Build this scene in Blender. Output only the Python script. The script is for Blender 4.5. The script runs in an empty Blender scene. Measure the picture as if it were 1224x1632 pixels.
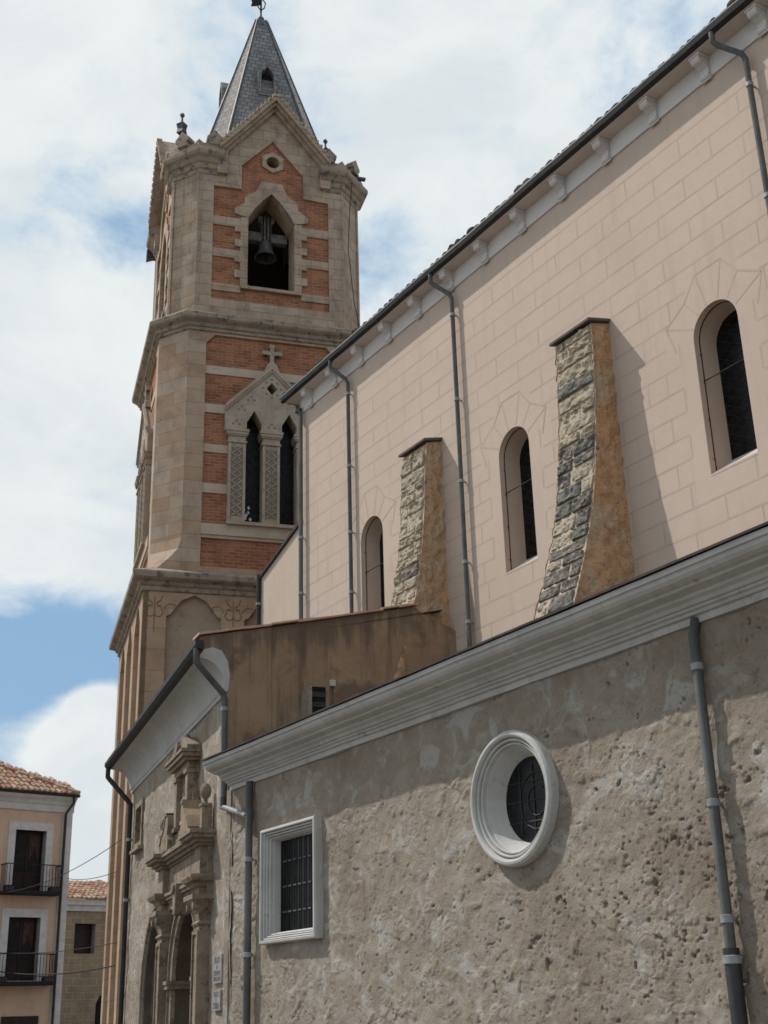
import bpy, bmesh, math, random
import numpy as np
from mathutils import Vector, Matrix
from mathutils.geometry import tessellate_polygon
R_ = math.radians
scn = bpy.context.scene
COL = scn.collection
random.seed(7)

# ------------------------------------------------------------------ camera
cam_d = bpy.data.cameras.new('camera'); cam = bpy.data.objects.new('camera', cam_d); COL.objects.link(cam)
cam_d.sensor_fit = 'VERTICAL'; cam_d.sensor_height = 36.0; cam_d.lens = 2020.0 / 1632.0 * 36.0
cam_d.clip_start = 0.1; cam_d.clip_end = 3000.0
_right = Vector((0.99961502, 0.01018608, -0.02580794))
_up = -Vector((-0.02774537, 0.36698566, -0.92981273))
_fwd = Vector((0.0, 0.93017083, 0.367127))
cam.matrix_world = Matrix(((_right.x, _up.x, -_fwd.x, 0.0), (_right.y, _up.y, -_fwd.y, 0.0),
                           (_right.z, _up.z, -_fwd.z, 1.65), (0, 0, 0, 1)))
scn.camera = cam

# ------------------------------------------------------------------ light
SUN = Vector((1.59, -0.657, -2.15)).normalized()          # direction the light travels
sun_d = bpy.data.lights.new('sun', 'SUN'); sun = bpy.data.objects.new('sun', sun_d); COL.objects.link(sun)
sun_d.energy = 3.45; sun_d.angle = R_(0.7); sun_d.color = (1.0, 0.945, 0.865)
sun.rotation_euler = SUN.to_track_quat('-Z', 'Y').to_euler(); sun.location = (-30, 10, 60)

scn.view_settings.view_transform = 'Standard'; scn.view_settings.look = 'None'
scn.view_settings.exposure = 0.0; scn.view_settings.gamma = 1.0; scn.view_settings.use_curve_mapping = False
scn.render.film_transparent = False
scn.cycles.max_bounces = 6
scn.cycles.pixel_filter_type = 'BLACKMAN_HARRIS'; scn.cycles.filter_width = 1.6

world = bpy.data.worlds.new('World'); scn.world = world; world.use_nodes = True


class NT:
    """small helper to wire shader nodes"""
    def __init__(s, tree): s.t = tree; s.n = tree.nodes; s.l = tree.links
    def new(s, typ, **kw):
        nd = s.n.new(typ)
        for k, v in kw.items(): setattr(nd, k, v)
        return nd
    def put(s, sock, v):
        if hasattr(v, 'is_output') or isinstance(v, bpy.types.NodeSocket): s.l.new(v, sock)
        elif v is not None:
            if hasattr(sock.default_value, '__len__') and not hasattr(v, '__len__'): v = (v,) * len(sock.default_value)
            if hasattr(v, '__len__') and len(v) == 3 and len(sock.default_value) == 4: v = (*v, 1.0)
            sock.default_value = v
    def math(s, op, a, b=None, c=None, clamp=False):
        nd = s.new('ShaderNodeMath', operation=op, use_clamp=clamp); s.put(nd.inputs[0], a)
        if b is not None: s.put(nd.inputs[1], b)
        if c is not None: s.put(nd.inputs[2], c)
        return nd.outputs[0]
    def vmath(s, op, a, b=None):
        nd = s.new('ShaderNodeVectorMath', operation=op); s.put(nd.inputs[0], a)
        if b is not None: s.put(nd.inputs[1], b)
        return nd.outputs['Value'] if op in ('DOT_PRODUCT', 'LENGTH', 'DISTANCE') else nd.outputs[0]
    def smooth(s, x, lo, hi, o0=0.0, o1=1.0):
        nd = s.new('ShaderNodeMapRange', interpolation_type='SMOOTHSTEP')
        for i, v in enumerate((x, lo, hi, o0, o1)): s.put(nd.inputs[i], v)
        return nd.outputs[0]
    def lin(s, x, lo, hi, o0=0.0, o1=1.0):
        nd = s.new('ShaderNodeMapRange', clamp=True)
        for i, v in enumerate((x, lo, hi, o0, o1)): s.put(nd.inputs[i], v)
        return nd.outputs[0]
    def noise(s, vec, scale, detail=4.0, rough=0.55, dist=0.0):
        nd = s.new('ShaderNodeTexNoise'); s.put(nd.inputs['Vector'], vec)
        for k, v in (('Scale', scale), ('Detail', detail), ('Roughness', rough), ('Distortion', dist)): s.put(nd.inputs[k], v)
        return nd.outputs[0]
    def mix(s, a, b, fac, mode='MIX'):
        nd = s.new('ShaderNodeMix', data_type='RGBA', blend_type=mode)
        s.put(nd.inputs[0], fac); s.put(nd.inputs[6], a); s.put(nd.inputs[7], b)
        return nd.outputs[2]
    def mapping(s, vec, scale=(1, 1, 1), loc=(0, 0, 0), rot=(0, 0, 0)):
        nd = s.new('ShaderNodeMapping'); s.put(nd.inputs[0], vec)
        nd.inputs[1].default_value = loc; nd.inputs[2].default_value = rot; nd.inputs[3].default_value = scale
        return nd.outputs[0]


def build_sky():
    w = NT(world.node_tree); w.n.clear()
    out = w.new('ShaderNodeOutputWorld'); bg = w.new('ShaderNodeBackground')
    w.l.new(bg.outputs[0], out.inputs[0])
    sky = w.new('ShaderNodeTexSky', sky_type='NISHITA', sun_disc=False)
    sky.sun_elevation = R_(51.3); sky.sun_rotation = R_(-67.5); sky.air_density = 1.0; sky.dust_density = 1.2; sky.ozone_density = 1.5
    d = w.vmath('NORMALIZE', w.new('ShaderNodeTexCoord').outputs['Generated'])
    ahead = w.smooth(w.vmath('DOT_PRODUCT', d, (-0.1, 1.0, 0.0)), -0.35, 0.45)   # cloud bank over the church; unseen sky behind thinned to dim ambient light
    blue = w.mix(sky.outputs[0], (2.75, 4.7, 6.9), w.math('MULTIPLY', ahead, 0.8))     # strength x0.1 comes at the end
    q = w.mapping(d, (1.0, 1.0, 2.2))
    n1 = w.noise(q, 3.0, 8.0, 0.56, 0.5)
    n2 = w.noise(w.mapping(d, (1.0, 1.0, 1.9), (3.1, 1.7, 0.4)), 8.0, 7.0, 0.62, 0.6)
    n3 = w.noise(w.mapping(d, (1, 1, 1.6), (7.7, 2.2, 5.0)), 4.3, 6.0, 0.58, 0.4)
    cov = w.math('ADD', w.math('MULTIPLY', w.math('SUBTRACT', n1, 0.5), 1.1), w.math('MULTIPLY', w.math('SUBTRACT', n2, 0.5), 1.5))
    n4 = w.noise(w.mapping(d, (1, 1, 1.2), (2.7, 9.2, 1.0)), 20.0, 6.0, 0.6, 0.3)
    cov = w.math('ADD', cov, w.math('MULTIPLY', w.math('SUBTRACT', n4, 0.5), 1.3))
    cov = w.math('ADD', cov, w.math('MULTIPLY', w.math('SUBTRACT', ahead, 1.0), 0.22))
    # clear gaps and thick banks in the cloud deck: (direction, radius, amount, vertical stretch)
    for c, r, amt, sz in SKY_BLOBS:
        v = w.vmath('MULTIPLY', w.vmath('SUBTRACT', d, Vector(c).normalized()), (1, 1, sz))
        k = w.smooth(w.vmath('LENGTH', v), r, 0.0, 0.0, amt)
        cov = w.math('ADD', cov, k)
    den = w.smooth(cov, -0.85, -0.08)
    tone = w.smooth(w.math('ADD', w.math('MULTIPLY', n3, 0.7), w.math('MULTIPLY', n2, 0.3)), 0.40, 0.62)
    cloud = w.mix((7.1, 7.65, 7.9), (8.4, 8.8, 8.85), tone)
    thick = w.smooth(cov, -0.30, 0.15)
    cloud = w.mix((6.4, 7.4, 8.2), cloud, thick)
    col = w.mix(blue, cloud, den)
    w.l.new(col, bg.inputs[0]); bg.inputs[1].default_value = 0.1


SKY_BLOBS = (((-0.265, 0.926, 0.262), 0.15, -1.5, 2.4), ((-0.285, 0.936, 0.215), 0.08, -0.6, 1.3), ((-0.222, 0.954, 0.180), 0.075, 1.7, 1.0), ((-0.222, 0.945, 0.222), 0.034, 1.2, 1.3), ((-0.245, 0.95, 0.195), 0.03, 0.7, 1.3), ((-0.25, 0.96, 0.13), 0.07, 1.0, 1.3),
             ((0.005, 0.837, 0.547), 0.07, -0.30, 1.3), ((0.185, 0.742, 0.646), 0.08, -0.22, 1.5),
             ((-0.227, 0.78, 0.583), 0.045, -0.30, 1.2), ((-0.194, 0.812, 0.551), 0.05, -0.36, 1.2), ((-0.259, 0.852, 0.454), 0.16, 0.6, 1.3), ((-0.25, 0.70, 0.66), 0.2, 0.35, 1.0),
             ((-0.255, 0.905, 0.335), 0.10, 0.6, 2.6), ((0.05, 0.76, 0.635), 0.16, 0.45, 1.0))
build_sky()


# ------------------------------------------------------------------ frames and mesh helpers
class Fr:
    def __init__(s, ex, ey, O): s.ex = Vector((*ex, 0)); s.ey = Vector((*ey, 0)); s.O = Vector((*O, 0)); s.rot = math.atan2(ex[1], ex[0])
    def w(s, p): return s.O + s.ex * p[0] + s.ey * p[1] + Vector((0, 0, p[2]))


def sd(a): return math.sin(R_(a))
def cd(a): return math.cos(R_(a))


LN = Fr((-sd(-32), -cd(-32)), (cd(-32), -sd(-32)), (8.3 * cd(-32), -8.3 * sd(-32)))     # nave and aisle street wall
PF = Fr((-sd(-19.6), -cd(-19.6)), (cd(-19.6), -sd(-19.6)), (-5.889, 29.262))            # portal wing street wall
TF = Fr((cd(-16.8), -sd(-16.8)), (sd(-16.8), cd(-16.8)), (-5.889, 29.262))              # tower
_a, _b = PF.w((9.80, 0, 0)), LN.w((-17.72, 4.2, 0)); _d = (_b - _a).normalized()
BF = Fr((_d.x, _d.y), (-_d.y, _d.x), (_a.x, _a.y))                                    # end wall of the portal wing
HF = Fr((sd(51.5), cd(51.5)), (-cd(51.5), sd(51.5)), (-11.18, 44.95))                     # rendered house
SF = Fr((sd(51.5), cd(51.5)), (-cd(51.5), sd(51.5)), (-14.2, 58.0))                     # stone house
WF = Fr((1, 0), (0, 1), (0, 0))
ORG = {}


def thing(name, label, cat, fr, base, group=None):
    o = bpy.data.objects.new(name, None); COL.objects.link(o); o.empty_display_size = 0.3
    o.location = fr.w(base); o.rotation_euler = (0, 0, fr.rot)
    o['label'] = label; o['category'] = cat
    if group: o['group'] = group
    o_m = Matrix.Translation(fr.w(base)) @ Matrix.Rotation(fr.rot, 4, 'Z')
    ORG[o.name] = (o_m, Vector((0, 0, 0)))
    return o


class MB:
    def __init__(s, fr, xf=None): s.v = []; s.f = []; s.m = []; s.fr = fr; s.xf = xf
    def add(s, vs, fs, m=0):
        n = len(s.v)
        for p in vs:
            if s.xf: p = s.xf(p)
            s.v.append(s.fr.w(p))
        for f in fs: s.f.append([i + n for i in f]); s.m.append(m)
    def box(s, x0, x1, y0, y1, z0, z1, m=0):
        s.add([(x0, y0, z0), (x1, y0, z0), (x1, y1, z0), (x0, y1, z0), (x0, y0, z1), (x1, y0, z1), (x1, y1, z1), (x0, y1, z1)],
              [(0, 1, 2, 3), (4, 7, 6, 5), (0, 4, 5, 1), (1, 5, 6, 2), (2, 6, 7, 3), (3, 7, 4, 0)], m)
    def prism(s, out, y0, y1, holes=(), m=0, ms=None, back=True, axis='xz'):
        """outline (and holes) in the xz plane, from y0 to y1; axis 'yz' extrudes along x, 'xy' along z"""
        def P(p, t): return (p[0], t, p[1]) if axis == 'xz' else ((t, p[0], p[1]) if axis == 'yz' else (p[0], p[1], t))
        loops = [list(out)] + [list(h) for h in holes]
        flat = [p for l in loops for p in l]
        if len(loops) == 1 and len(out) <= 4: tris = [tuple(range(len(out)))]
        else: tris = tessellate_polygon([[Vector((p[0], p[1], 0)) for p in l] for l in loops])
        s.add([P(p, y0) for p in flat], tris, m)
        if back: s.add([P(p, y1) for p in flat], tris, m)
        if y1 != y0:
            for l in loops:
                n = len(l)
                s.add([P(p, y0) for p in l] + [P(p, y1) for p in l], [(i, (i + 1) % n, (i + 1) % n + n, i + n) for i in range(n)], m if ms is None else ms)
    def loft(s, rings, closed=True, caps=(False, False), m=0):
        n = len(rings[0]); vs = [p for r in rings for p in r]; fs = []
        for k in range(len(rings) - 1):
            for i in range(n if closed else n - 1):
                j = (i + 1) % n
                fs.append((k * n + i, k * n + j, (k + 1) * n + j, (k + 1) * n + i))
        if caps[0]: fs.append(tuple(range(n)))
        if caps[1]: fs.append(tuple((len(rings) - 1) * n + i for i in range(n)))
        s.add(vs, fs, m)
    def tube(s, pts, r, n=8, m=0, caps=True):
        P = [Vector(p) for p in pts]; rings = []
        for i, p in enumerate(P):
            a = (P[i] - P[i - 1]).normalized() if i else None
            b = (P[i + 1] - P[i]).normalized() if i < len(P) - 1 else None
            t = (a + b).normalized() if a and b else (a or b)
            ref = Vector((0, 0, 1)) if abs(t.z) < 0.9 else Vector((0, 1, 0))
            u = t.cross(ref).normalized(); v = u.cross(t).normalized()
            if a and b: sc = 1.0 / max(0.5, math.cos(a.angle(b) / 2))
            else: sc = 1.0
            rr = r[i] if hasattr(r, '__len__') else r
            rings.append([tuple(p + (u * math.cos(k * 2 * math.pi / n) + v * math.sin(k * 2 * math.pi / n)) * rr * (sc if k % 2 else 1)) for k in range(n)])
        s.loft(rings, True, (caps, caps), m)
    def lathe(s, c, prof, n=24, axis='z', m=0, caps=(False, False)):
        rings = []
        for r, t in prof:
            ring = []
            for k in range(n):
                a = k * 2 * math.pi / n; p, q = r * math.cos(a), r * math.sin(a)
                ring.append((c[0] + p, c[1] + q, c[2] + t) if axis == 'z' else (c[0] + p, c[1] + t, c[2] + q))
            rings.append(ring)
        s.loft(rings, True, caps, m)
    def sweepx(s, prof, x0, x1, m=0, caps=True, segs=1, wob=0.0):
        xs = [x0 + (x1 - x0) * i / segs for i in range(segs + 1)]
        wz = lambda x: wob * (math.sin(x * 1.7 + 1) + 0.6 * math.sin(x * 4.3) + 0.4 * math.sin(x * 9.1 + 2))
        s.loft([[(x, y + 0.6 * wz(x + 5), z + wz(x)) for y, z in prof] for x in xs], False, (False, False), m)
        if caps: s.prism(prof, x0, x0, m=m, back=False, axis='yz'); s.prism(prof, x1, x1, m=m, back=False, axis='yz')
    def build(s, name, mats, parent=None, origin=None, smooth=None, bevel=None):
        if not isinstance(mats, (list, tuple)): mats = [mats]
        if parent is not None: M, off = ORG[parent.name]
        else:
            M, off = Matrix.Translation(s.fr.w(origin)) @ Matrix.Rotation(s.fr.rot, 4, 'Z'), Vector((0, 0, 0))
        Mi = M.inverted()
        loc = Mi @ s.fr.w(origin) if (origin is not None and parent is not None) else (off.copy() if parent is not None else Vector((0, 0, 0)))
        me = bpy.data.meshes.new(name)
        me.from_pydata([tuple(Mi @ v - loc) for v in s.v], [], s.f)
        for mt in mats: me.materials.append(mt)
        if len(mats) > 1: me.polygons.foreach_set('material_index', s.m)
        bm = bmesh.new(); bm.from_mesh(me); bmesh.ops.remove_doubles(bm, verts=bm.verts, dist=1e-5)
        bmesh.ops.recalc_face_normals(bm, faces=bm.faces); bm.to_mesh(me); bm.free()
        if smooth:
            me.polygons.foreach_set('use_smooth', [True] * len(me.polygons)); me.set_sharp_from_angle(angle=R_(smooth))
        o = bpy.data.objects.new(name, me); COL.objects.link(o)
        if parent is not None:
            o.parent = parent; o.location = loc - off
            ORG[o.name] = (M, loc)
        else:
            o.matrix_world = M; ORG[o.name] = (M, loc)
        if bevel:
            b = o.modifiers.new('bevel', 'BEVEL'); b.width = bevel; b.segments = 2; b.limit_method = 'ANGLE'; b.angle_limit = R_(40)
        return o


def tag(o, label, cat, group=None):
    o['label'] = label; o['category'] = cat
    if group: o['group'] = group
    return o


# ------------------------------------------------------------------ numpy value noise for real relief
_tab = np.random.RandomState(3).rand(256, 256)
def vnoise(x, y, seed=0):
    x = x + seed * 17.3; y = y + seed * 31.7
    xi = np.floor(x).astype(int); yi = np.floor(y).astype(int); xf = x - xi; yf = y - yi
    u = xf * xf * (3 - 2 * xf); v = yf * yf * (3 - 2 * yf)
    g = lambda a, b: _tab[a % 256, b % 256]
    return (g(xi, yi) * (1 - u) + g(xi + 1, yi) * u) * (1 - v) + (g(xi, yi + 1) * (1 - u) + g(xi + 1, yi + 1) * u) * v
def fbm(x, y, seed=0, oct=4, gain=0.5):
    a, s, t = 1.0, 0.0, 0.0
    for k in range(oct):
        s = s + a * vnoise(x * 2 ** k, y * 2 ** k, seed + k); t += a; a *= gain
    return s / t
def sstep(a, b, x):
    t = np.clip((x - a) / (b - a), 0, 1); return t * t * (3 - 2 * t)


def relief_wall(name, mat, parent, fr, xs, zs, relief, inside=None, y=0.0):
    """a wall as a fine sheet of real relief; relief(X, Z) -> (outward metres, pit mask)"""
    X, Z = np.meshgrid(xs, zs); D, pit = relief(X, Z)
    M, off = ORG[parent.name]; Mi = M.inverted()
    o = fr.O; ex, ey = fr.ex, fr.ey
    Y = y - D
    W = np.stack([o.x + ex.x * X + ey.x * Y, o.y + ex.y * X + ey.y * Y, Z], -1).reshape(-1, 3)
    A = np.array(Mi.to_3x3()); t = np.array(Mi.translation)
    V = W @ A.T + t
    nz, nx = X.shape
    idx = np.arange(nz * nx).reshape(nz, nx)
    q = np.stack([idx[:-1, :-1], idx[:-1, 1:], idx[1:, 1:], idx[1:, :-1]], -1)
    keep = np.ones(q.shape[:2], bool)
    if inside is not None:
        cx = (X[:-1, :-1] + X[1:, 1:]) / 2; cz = (Z[:-1, :-1] + Z[1:, 1:]) / 2
        keep = ~inside(cx, cz)
    q = q[keep]
    me = bpy.data.meshes.new(name); me.vertices.add(len(V)); me.vertices.foreach_set('co', V.ravel())
    me.loops.add(q.size); me.loops.foreach_set('vertex_index', q.ravel().astype(np.int32))
    me.polygons.add(len(q)); me.polygons.foreach_set('loop_start', np.arange(0, q.size, 4, dtype=np.int32))
    me.polygons.foreach_set('use_smooth', np.ones(len(q), bool))
    me.update(calc_edges=True)
    at = me.attributes.new('pit', 'FLOAT', 'POINT'); at.data.foreach_set('value', pit.ravel().astype(np.float32))
    me.materials.append(mat)
    ob = bpy.data.objects.new(name, me); COL.objects.link(ob); ob.parent = parent
    ORG[ob.name] = (M, Vector((0, 0, 0)))
    return ob


# ------------------------------------------------------------------ materials
def mat(name, fn, rough=0.9, spec=0.25, metal=0.0):
    m = bpy.data.materials.new(name); m.use_nodes = True
    t = NT(m.node_tree); b = t.n['Principled BSDF']
    b.inputs['Roughness'].default_value = rough; b.inputs['Specular IOR Level'].default_value = spec; b.inputs['Metallic'].default_value = metal
    co = t.new('ShaderNodeTexCoord').outputs['Object']
    col, hgt, dist = fn(t, co)
    t.put(b.inputs['Base Color'], col)
    if hgt is not None:
        bp = t.new('ShaderNodeBump'); bp.inputs['Strength'].default_value = 1.0; bp.inputs['Distance'].default_value = dist
        t.l.new(hgt, bp.inputs['Height']); t.l.new(bp.outputs[0], b.inputs['Normal'])
    return m


def mottled(c1, c2, s1=1.5, s2=14.0, hs=30.0, dist=0.004, spot=None, streak=None):
    def fn(t, co):
        n = t.noise(co, s1, 5, 0.6); n2 = t.noise(co, s2, 4, 0.6)
        f = t.smooth(t.math('ADD', t.math('MULTIPLY', n, 0.7), t.math('MULTIPLY', n2, 0.3)), 0.38, 0.62)
        c = t.mix(c1, c2, f)
        if spot:
            sc, thr, col, amt = spot
            k = t.noise(t.mapping(co, (1, 1, 1), (4, 2, 9)), sc, 5, 0.65)
            c = t.mix(c, col, t.math('MULTIPLY', t.smooth(k, thr, thr + 0.1), amt))
        if streak:
            col, amt = streak
            k = t.noise(t.mapping(co, (3.0, 3.0, 0.25)), 1.6, 5, 0.6)
            c = t.mix(c, col, t.math('MULTIPLY', t.smooth(k, 0.5, 0.72), amt))
        return c, t.noise(co, hs, 5, 0.6), dist
    return fn


def rubble_fn(t, co):
    big = t.noise(co, 0.7, 4, 0.6); mid = t.noise(t.mapping(co, (1, 1, 1.3), (2, 5, 1)), 3.2, 6, 0.62, 0.6); fine = t.noise(co, 26, 5, 0.7)
    c = t.mix((0.305, 0.252, 0.200), (0.360, 0.310, 0.255), t.smooth(mid, 0.36, 0.64))
    c = t.mix(c, (0.425, 0.400, 0.365), t.math('MULTIPLY', t.smooth(t.noise(t.mapping(co, (1, 1, 1.2), (9, 1, 3)), 2.0, 7, 0.6, 0.9), 0.53, 0.62), 0.9))
    c = t.mix(c, (0.235, 0.185, 0.142), t.math('MULTIPLY', t.smooth(big, 0.45, 0.66), 0.7))
    c = t.mix(c, (0.45, 0.435, 0.41), t.math('MULTIPLY', t.smooth(t.noise(t.mapping(co, (1, 1, 1.1), (5, 5, 2)), 5.0, 6, 0.65, 0.8), 0.60, 0.68), 0.55))
    c = t.mix(c, (0.185, 0.175, 0.165), t.math('MULTIPLY', t.smooth(t.noise(t.mapping(co, (1, 1, 1), (1, 8, 6)), 7.5, 6, 0.7, 0.5), 0.59, 0.69), 0.6))
    c = t.mix(c, (0.62, 0.58, 0.54), t.math('MULTIPLY', t.smooth(fine, 0.52, 0.72), 0.40), 'MULTIPLY')
    c = t.mix(c, (0.45, 0.38, 0.30), t.math('MULTIPLY', t.smooth(t.noise(t.mapping(co, (1, 1, 0.8), (3, 3, 8)), 15, 6, 0.75, 0.8), 0.61, 0.70), 0.55), 'MULTIPLY')
    vo = t.new('ShaderNodeTexVoronoi', feature='F1'); wn = t.new('ShaderNodeTexNoise'); t.l.new(co, wn.inputs['Vector']); wn.inputs['Scale'].default_value = 5.0; wn.inputs['Detail'].default_value = 5.0; t.l.new(t.vmath('ADD', t.mapping(co, (1, 1, 1.5)), t.mapping(wn.outputs['Color'], (0.34, 0.34, 0.34))), vo.inputs['Vector']); vo.inputs['Scale'].default_value = 4.6
    ve = t.new('ShaderNodeTexVoronoi', feature='DISTANCE_TO_EDGE'); t.l.new(vo.inputs['Vector'].links[0].from_socket, ve.inputs['Vector']); ve.inputs['Scale'].default_value = 4.6
    open_ = t.smooth(t.noise(t.mapping(co, (1, 1, 1), (6, 6, 1)), 1.3, 5, 0.6), 0.50, 0.62)
    stone = t.mix((0.25, 0.215, 0.18), (0.42, 0.385, 0.335), t.smooth(vo.outputs['Color'], 0.3, 0.7))
    c = t.mix(c, stone, t.math('MULTIPLY', open_, t.smooth(ve.outputs['Distance'], 0.02, 0.22, 0.0, 0.6)))
    pit = t.new('ShaderNodeAttribute', attribute_name='pit').outputs['Fac']
    pc = t.mix((0.145, 0.105, 0.075), (0.235, 0.188, 0.142), t.smooth(fine, 0.4, 0.6))
    c = t.mix(c, pc, t.math('MULTIPLY', t.smooth(pit, 0.15, 0.9), 0.75))
    h = t.math('ADD', t.math('MULTIPLY', t.noise(co, 46, 7, 0.75), 1.5), t.math('MULTIPLY', t.noise(co, 9, 4, 0.6), 1.0))
    h = t.math('ADD', h, t.math('MULTIPLY', open_, t.smooth(ve.outputs['Distance'], 0.0, 0.25, 0.0, 0.8)))
    return c, h, 0.011


def wallvec(t, co, k=-0.6):
    sx = t.new('ShaderNodeSeparateXYZ'); t.l.new(co, sx.inputs[0])
    u = t.math('ADD', sx.outputs[0], t.math('MULTIPLY', sx.outputs[1], k))
    cx = t.new('ShaderNodeCombineXYZ'); t.l.new(u, cx.inputs[0]); t.l.new(sx.outputs[2], cx.inputs[1])
    return cx.outputs[0]


def brickwork(c1, c2, mortar, w, h, ms, dist, noise_amt=0.35, off=0.5, bias=0.0, k=-0.6, dirt=None):
    def fn(t, co):
        v = wallvec(t, co, k)
        br = t.new('ShaderNodeTexBrick'); t.l.new(v, br.inputs['Vector']); br.offset = off
        for nm, val in (('Color1', (*c1, 1)), ('Color2', (*c2, 1)), ('Mortar', (*mortar, 1)), ('Scale', 1.0), ('Mortar Size', ms),
                        ('Mortar Smooth', 0.2), ('Bias', bias), ('Brick Width', w), ('Row Height', h)): br.inputs[nm].default_value = val
        n = t.noise(co, 2.2, 5, 0.6); n2 = t.noise(co, 17, 4, 0.6)
        c = t.mix(br.outputs[0], (0.62, 0.60, 0.58), t.math('MULTIPLY', t.smooth(n, 0.42, 0.7), noise_amt), 'MULTIPLY')
        c = t.mix(c, (0.80, 0.78, 0.76), t.math('MULTIPLY', t.smooth(n2, 0.5, 0.7), noise_amt), 'MULTIPLY')
        if dirt:
            kk = t.noise(t.mapping(co, (2.2, 2.2, 0.5), (3, 3, 3)), 1.5, 6, 0.65)
            c = t.mix(c, dirt[0], t.math('MULTIPLY', t.smooth(kk, 0.52, 0.7), dirt[1]))
        hh = t.math('SUBTRACT', t.math('MULTIPLY', t.noise(co, 30, 4, 0.6), 0.5), br.outputs['Fac'])
        return c, hh, dist
    return fn


def plain(c):
    return lambda t, co: (c, None, 0)


def soft(c, s=6.0, amt=0.25):
    def fn(t, co):
        n = t.noise(co, s, 5, 0.6)
        return t.mix(c, tuple(x * (1 - amt * 1.6) for x in c), t.smooth(n, 0.35, 0.7)), t.noise(co, 40, 4, 0.6), 0.002
    return fn


M = {}
M['rubble'] = mat('rubble_plaster', rubble_fn)
M['peach'] = mat('peach_render', mottled((0.505, 0.405, 0.335), (0.535, 0.435, 0.365), 0.5, 6.0, 60, 0.002, spot=(0.35, 0.55, (0.475, 0.385, 0.325), 0.6), streak=((0.45, 0.355, 0.295), 0.45)))
M['joint'] = mat('painted_joint', soft((0.478, 0.382, 0.322), 3.0, 0.08))
M['lilac'] = mat('white_frieze', mottled((0.56, 0.545, 0.545), (0.60, 0.585, 0.58), 1.5, 9, 40, 0.002, spot=(3.0, 0.62, (0.45, 0.43, 0.41), 0.5)))
M['cream'] = mat('cream_soffit', mottled((0.58, 0.50, 0.45), (0.62, 0.55, 0.50), 1.5, 9, 40, 0.002))
M['white'] = mat('white_plaster', mottled((0.45, 0.44, 0.425), (0.53, 0.52, 0.505), 1.2, 11, 50, 0.004, spot=(4.0, 0.61, (0.27, 0.25, 0.225), 0.75), streak=((0.36, 0.345, 0.325), 0.6)))
M['whiter'] = mat('white_stone_frame', mottled((0.46, 0.45, 0.43), (0.54, 0.53, 0.51), 2.5, 16, 60, 0.004, spot=(9.0, 0.60, (0.33, 0.30, 0.26), 0.6)))
M['grey_plaster'] = mat('grey_cove_plaster', mottled((0.42, 0.42, 0.41), (0.48, 0.475, 0.465), 1.0, 8, 40, 0.003, streak=((0.34, 0.335, 0.32), 0.5)))
def brown_fn(t, co):
    c, h, dist = mottled((0.275, 0.185, 0.118), (0.345, 0.24, 0.158), 0.9, 7, 30, 0.008, spot=(0.9, 0.52, (0.15, 0.105, 0.078), 0.8), streak=((0.16, 0.108, 0.075), 0.85))(t, co)
    sx = t.new('ShaderNodeSeparateXYZ'); t.l.new(co, sx.inputs[0])          # soot and damp washed down from the coping
    rel = t.math('SUBTRACT', t.math('SUBTRACT', sx.outputs[2], 7.5), t.math('MULTIPLY', t.math('ADD', sx.outputs[1], 3.0), 0.22))
    n = t.noise(t.mapping(co, (2.6, 2.6, 0.5), (1, 4, 2)), 1.5, 6, 0.65)
    k = t.smooth(t.math('ADD', rel, t.math('MULTIPLY', t.math('SUBTRACT', n, 0.5), 2.4)), -0.55, 0.05)
    return t.mix(c, (0.115, 0.085, 0.066), t.math('MULTIPLY', k, 0.75)), h, dist
M['brown'] = mat('brown_render', brown_fn)
M['zinc'] = mat('grey_painted_metal', mottled((0.078, 0.080, 0.080), (0.118, 0.119, 0.119), 2.5, 14, 40, 0.001, spot=(6, 0.60, (0.085, 0.075, 0.068), 0.7), streak=((0.18, 0.18, 0.178), 0.5)), 0.62, 0.3)
M['gutter'] = mat('dark_gutter_metal', soft((0.030, 0.032, 0.034), 5, 0.3), 0.6, 0.35)
M['pale_zinc'] = mat('pale_pipe_metal', soft((0.30, 0.32, 0.33), 5, 0.2), 0.4, 0.5)
M['cast'] = mat('black_cast_iron', soft((0.035, 0.036, 0.04), 5, 0.3), 0.5, 0.5)
M['iron'] = mat('wrought_iron', plain((0.016, 0.015, 0.016)), 0.7, 0.2)
M['glass'] = mat('dark_leaded_glass', soft((0.014, 0.014, 0.015), 9, 0.5), 0.28, 0.13)
M['lead'] = mat('lead_came', plain((0.034, 0.034, 0.036)), 0.6, 0.3)
M['sky_glimpse_pane'] = mat('sky_glimpse_pane', plain((0.75, 0.77, 0.78)), 0.3, 0.5)  # white panes painted in for the sky showing through the tower
M['tile'] = mat('clay_roof_tile', mottled((0.30, 0.17, 0.115), (0.36, 0.27, 0.19), 4.0, 20, 40, 0.004, spot=(5, 0.55, (0.13, 0.085, 0.07), 0.8)))
M['tile_dark'] = mat('weathered_roof_tile', mottled((0.040, 0.035, 0.032), (0.07, 0.06, 0.052), 3, 16, 40, 0.004))
M['coping'] = mat('coping_tile', mottled((0.46, 0.28, 0.19), (0.52, 0.36, 0.26), 3, 16, 40, 0.003))
M['butt_side'] = mat('ochre_buttress_face', mottled((0.58, 0.325, 0.165), (0.52, 0.405, 0.285), 1.5, 9, 16, 0.05, spot=(13, 0.55, (0.27, 0.19, 0.13), 0.7), streak=((0.37, 0.235, 0.145), 0.5)))
M['butt_mortar'] = mat('buttress_mortar', mottled((0.42, 0.345, 0.26), (0.47, 0.405, 0.32), 2.5, 12, 24, 0.02))
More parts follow.
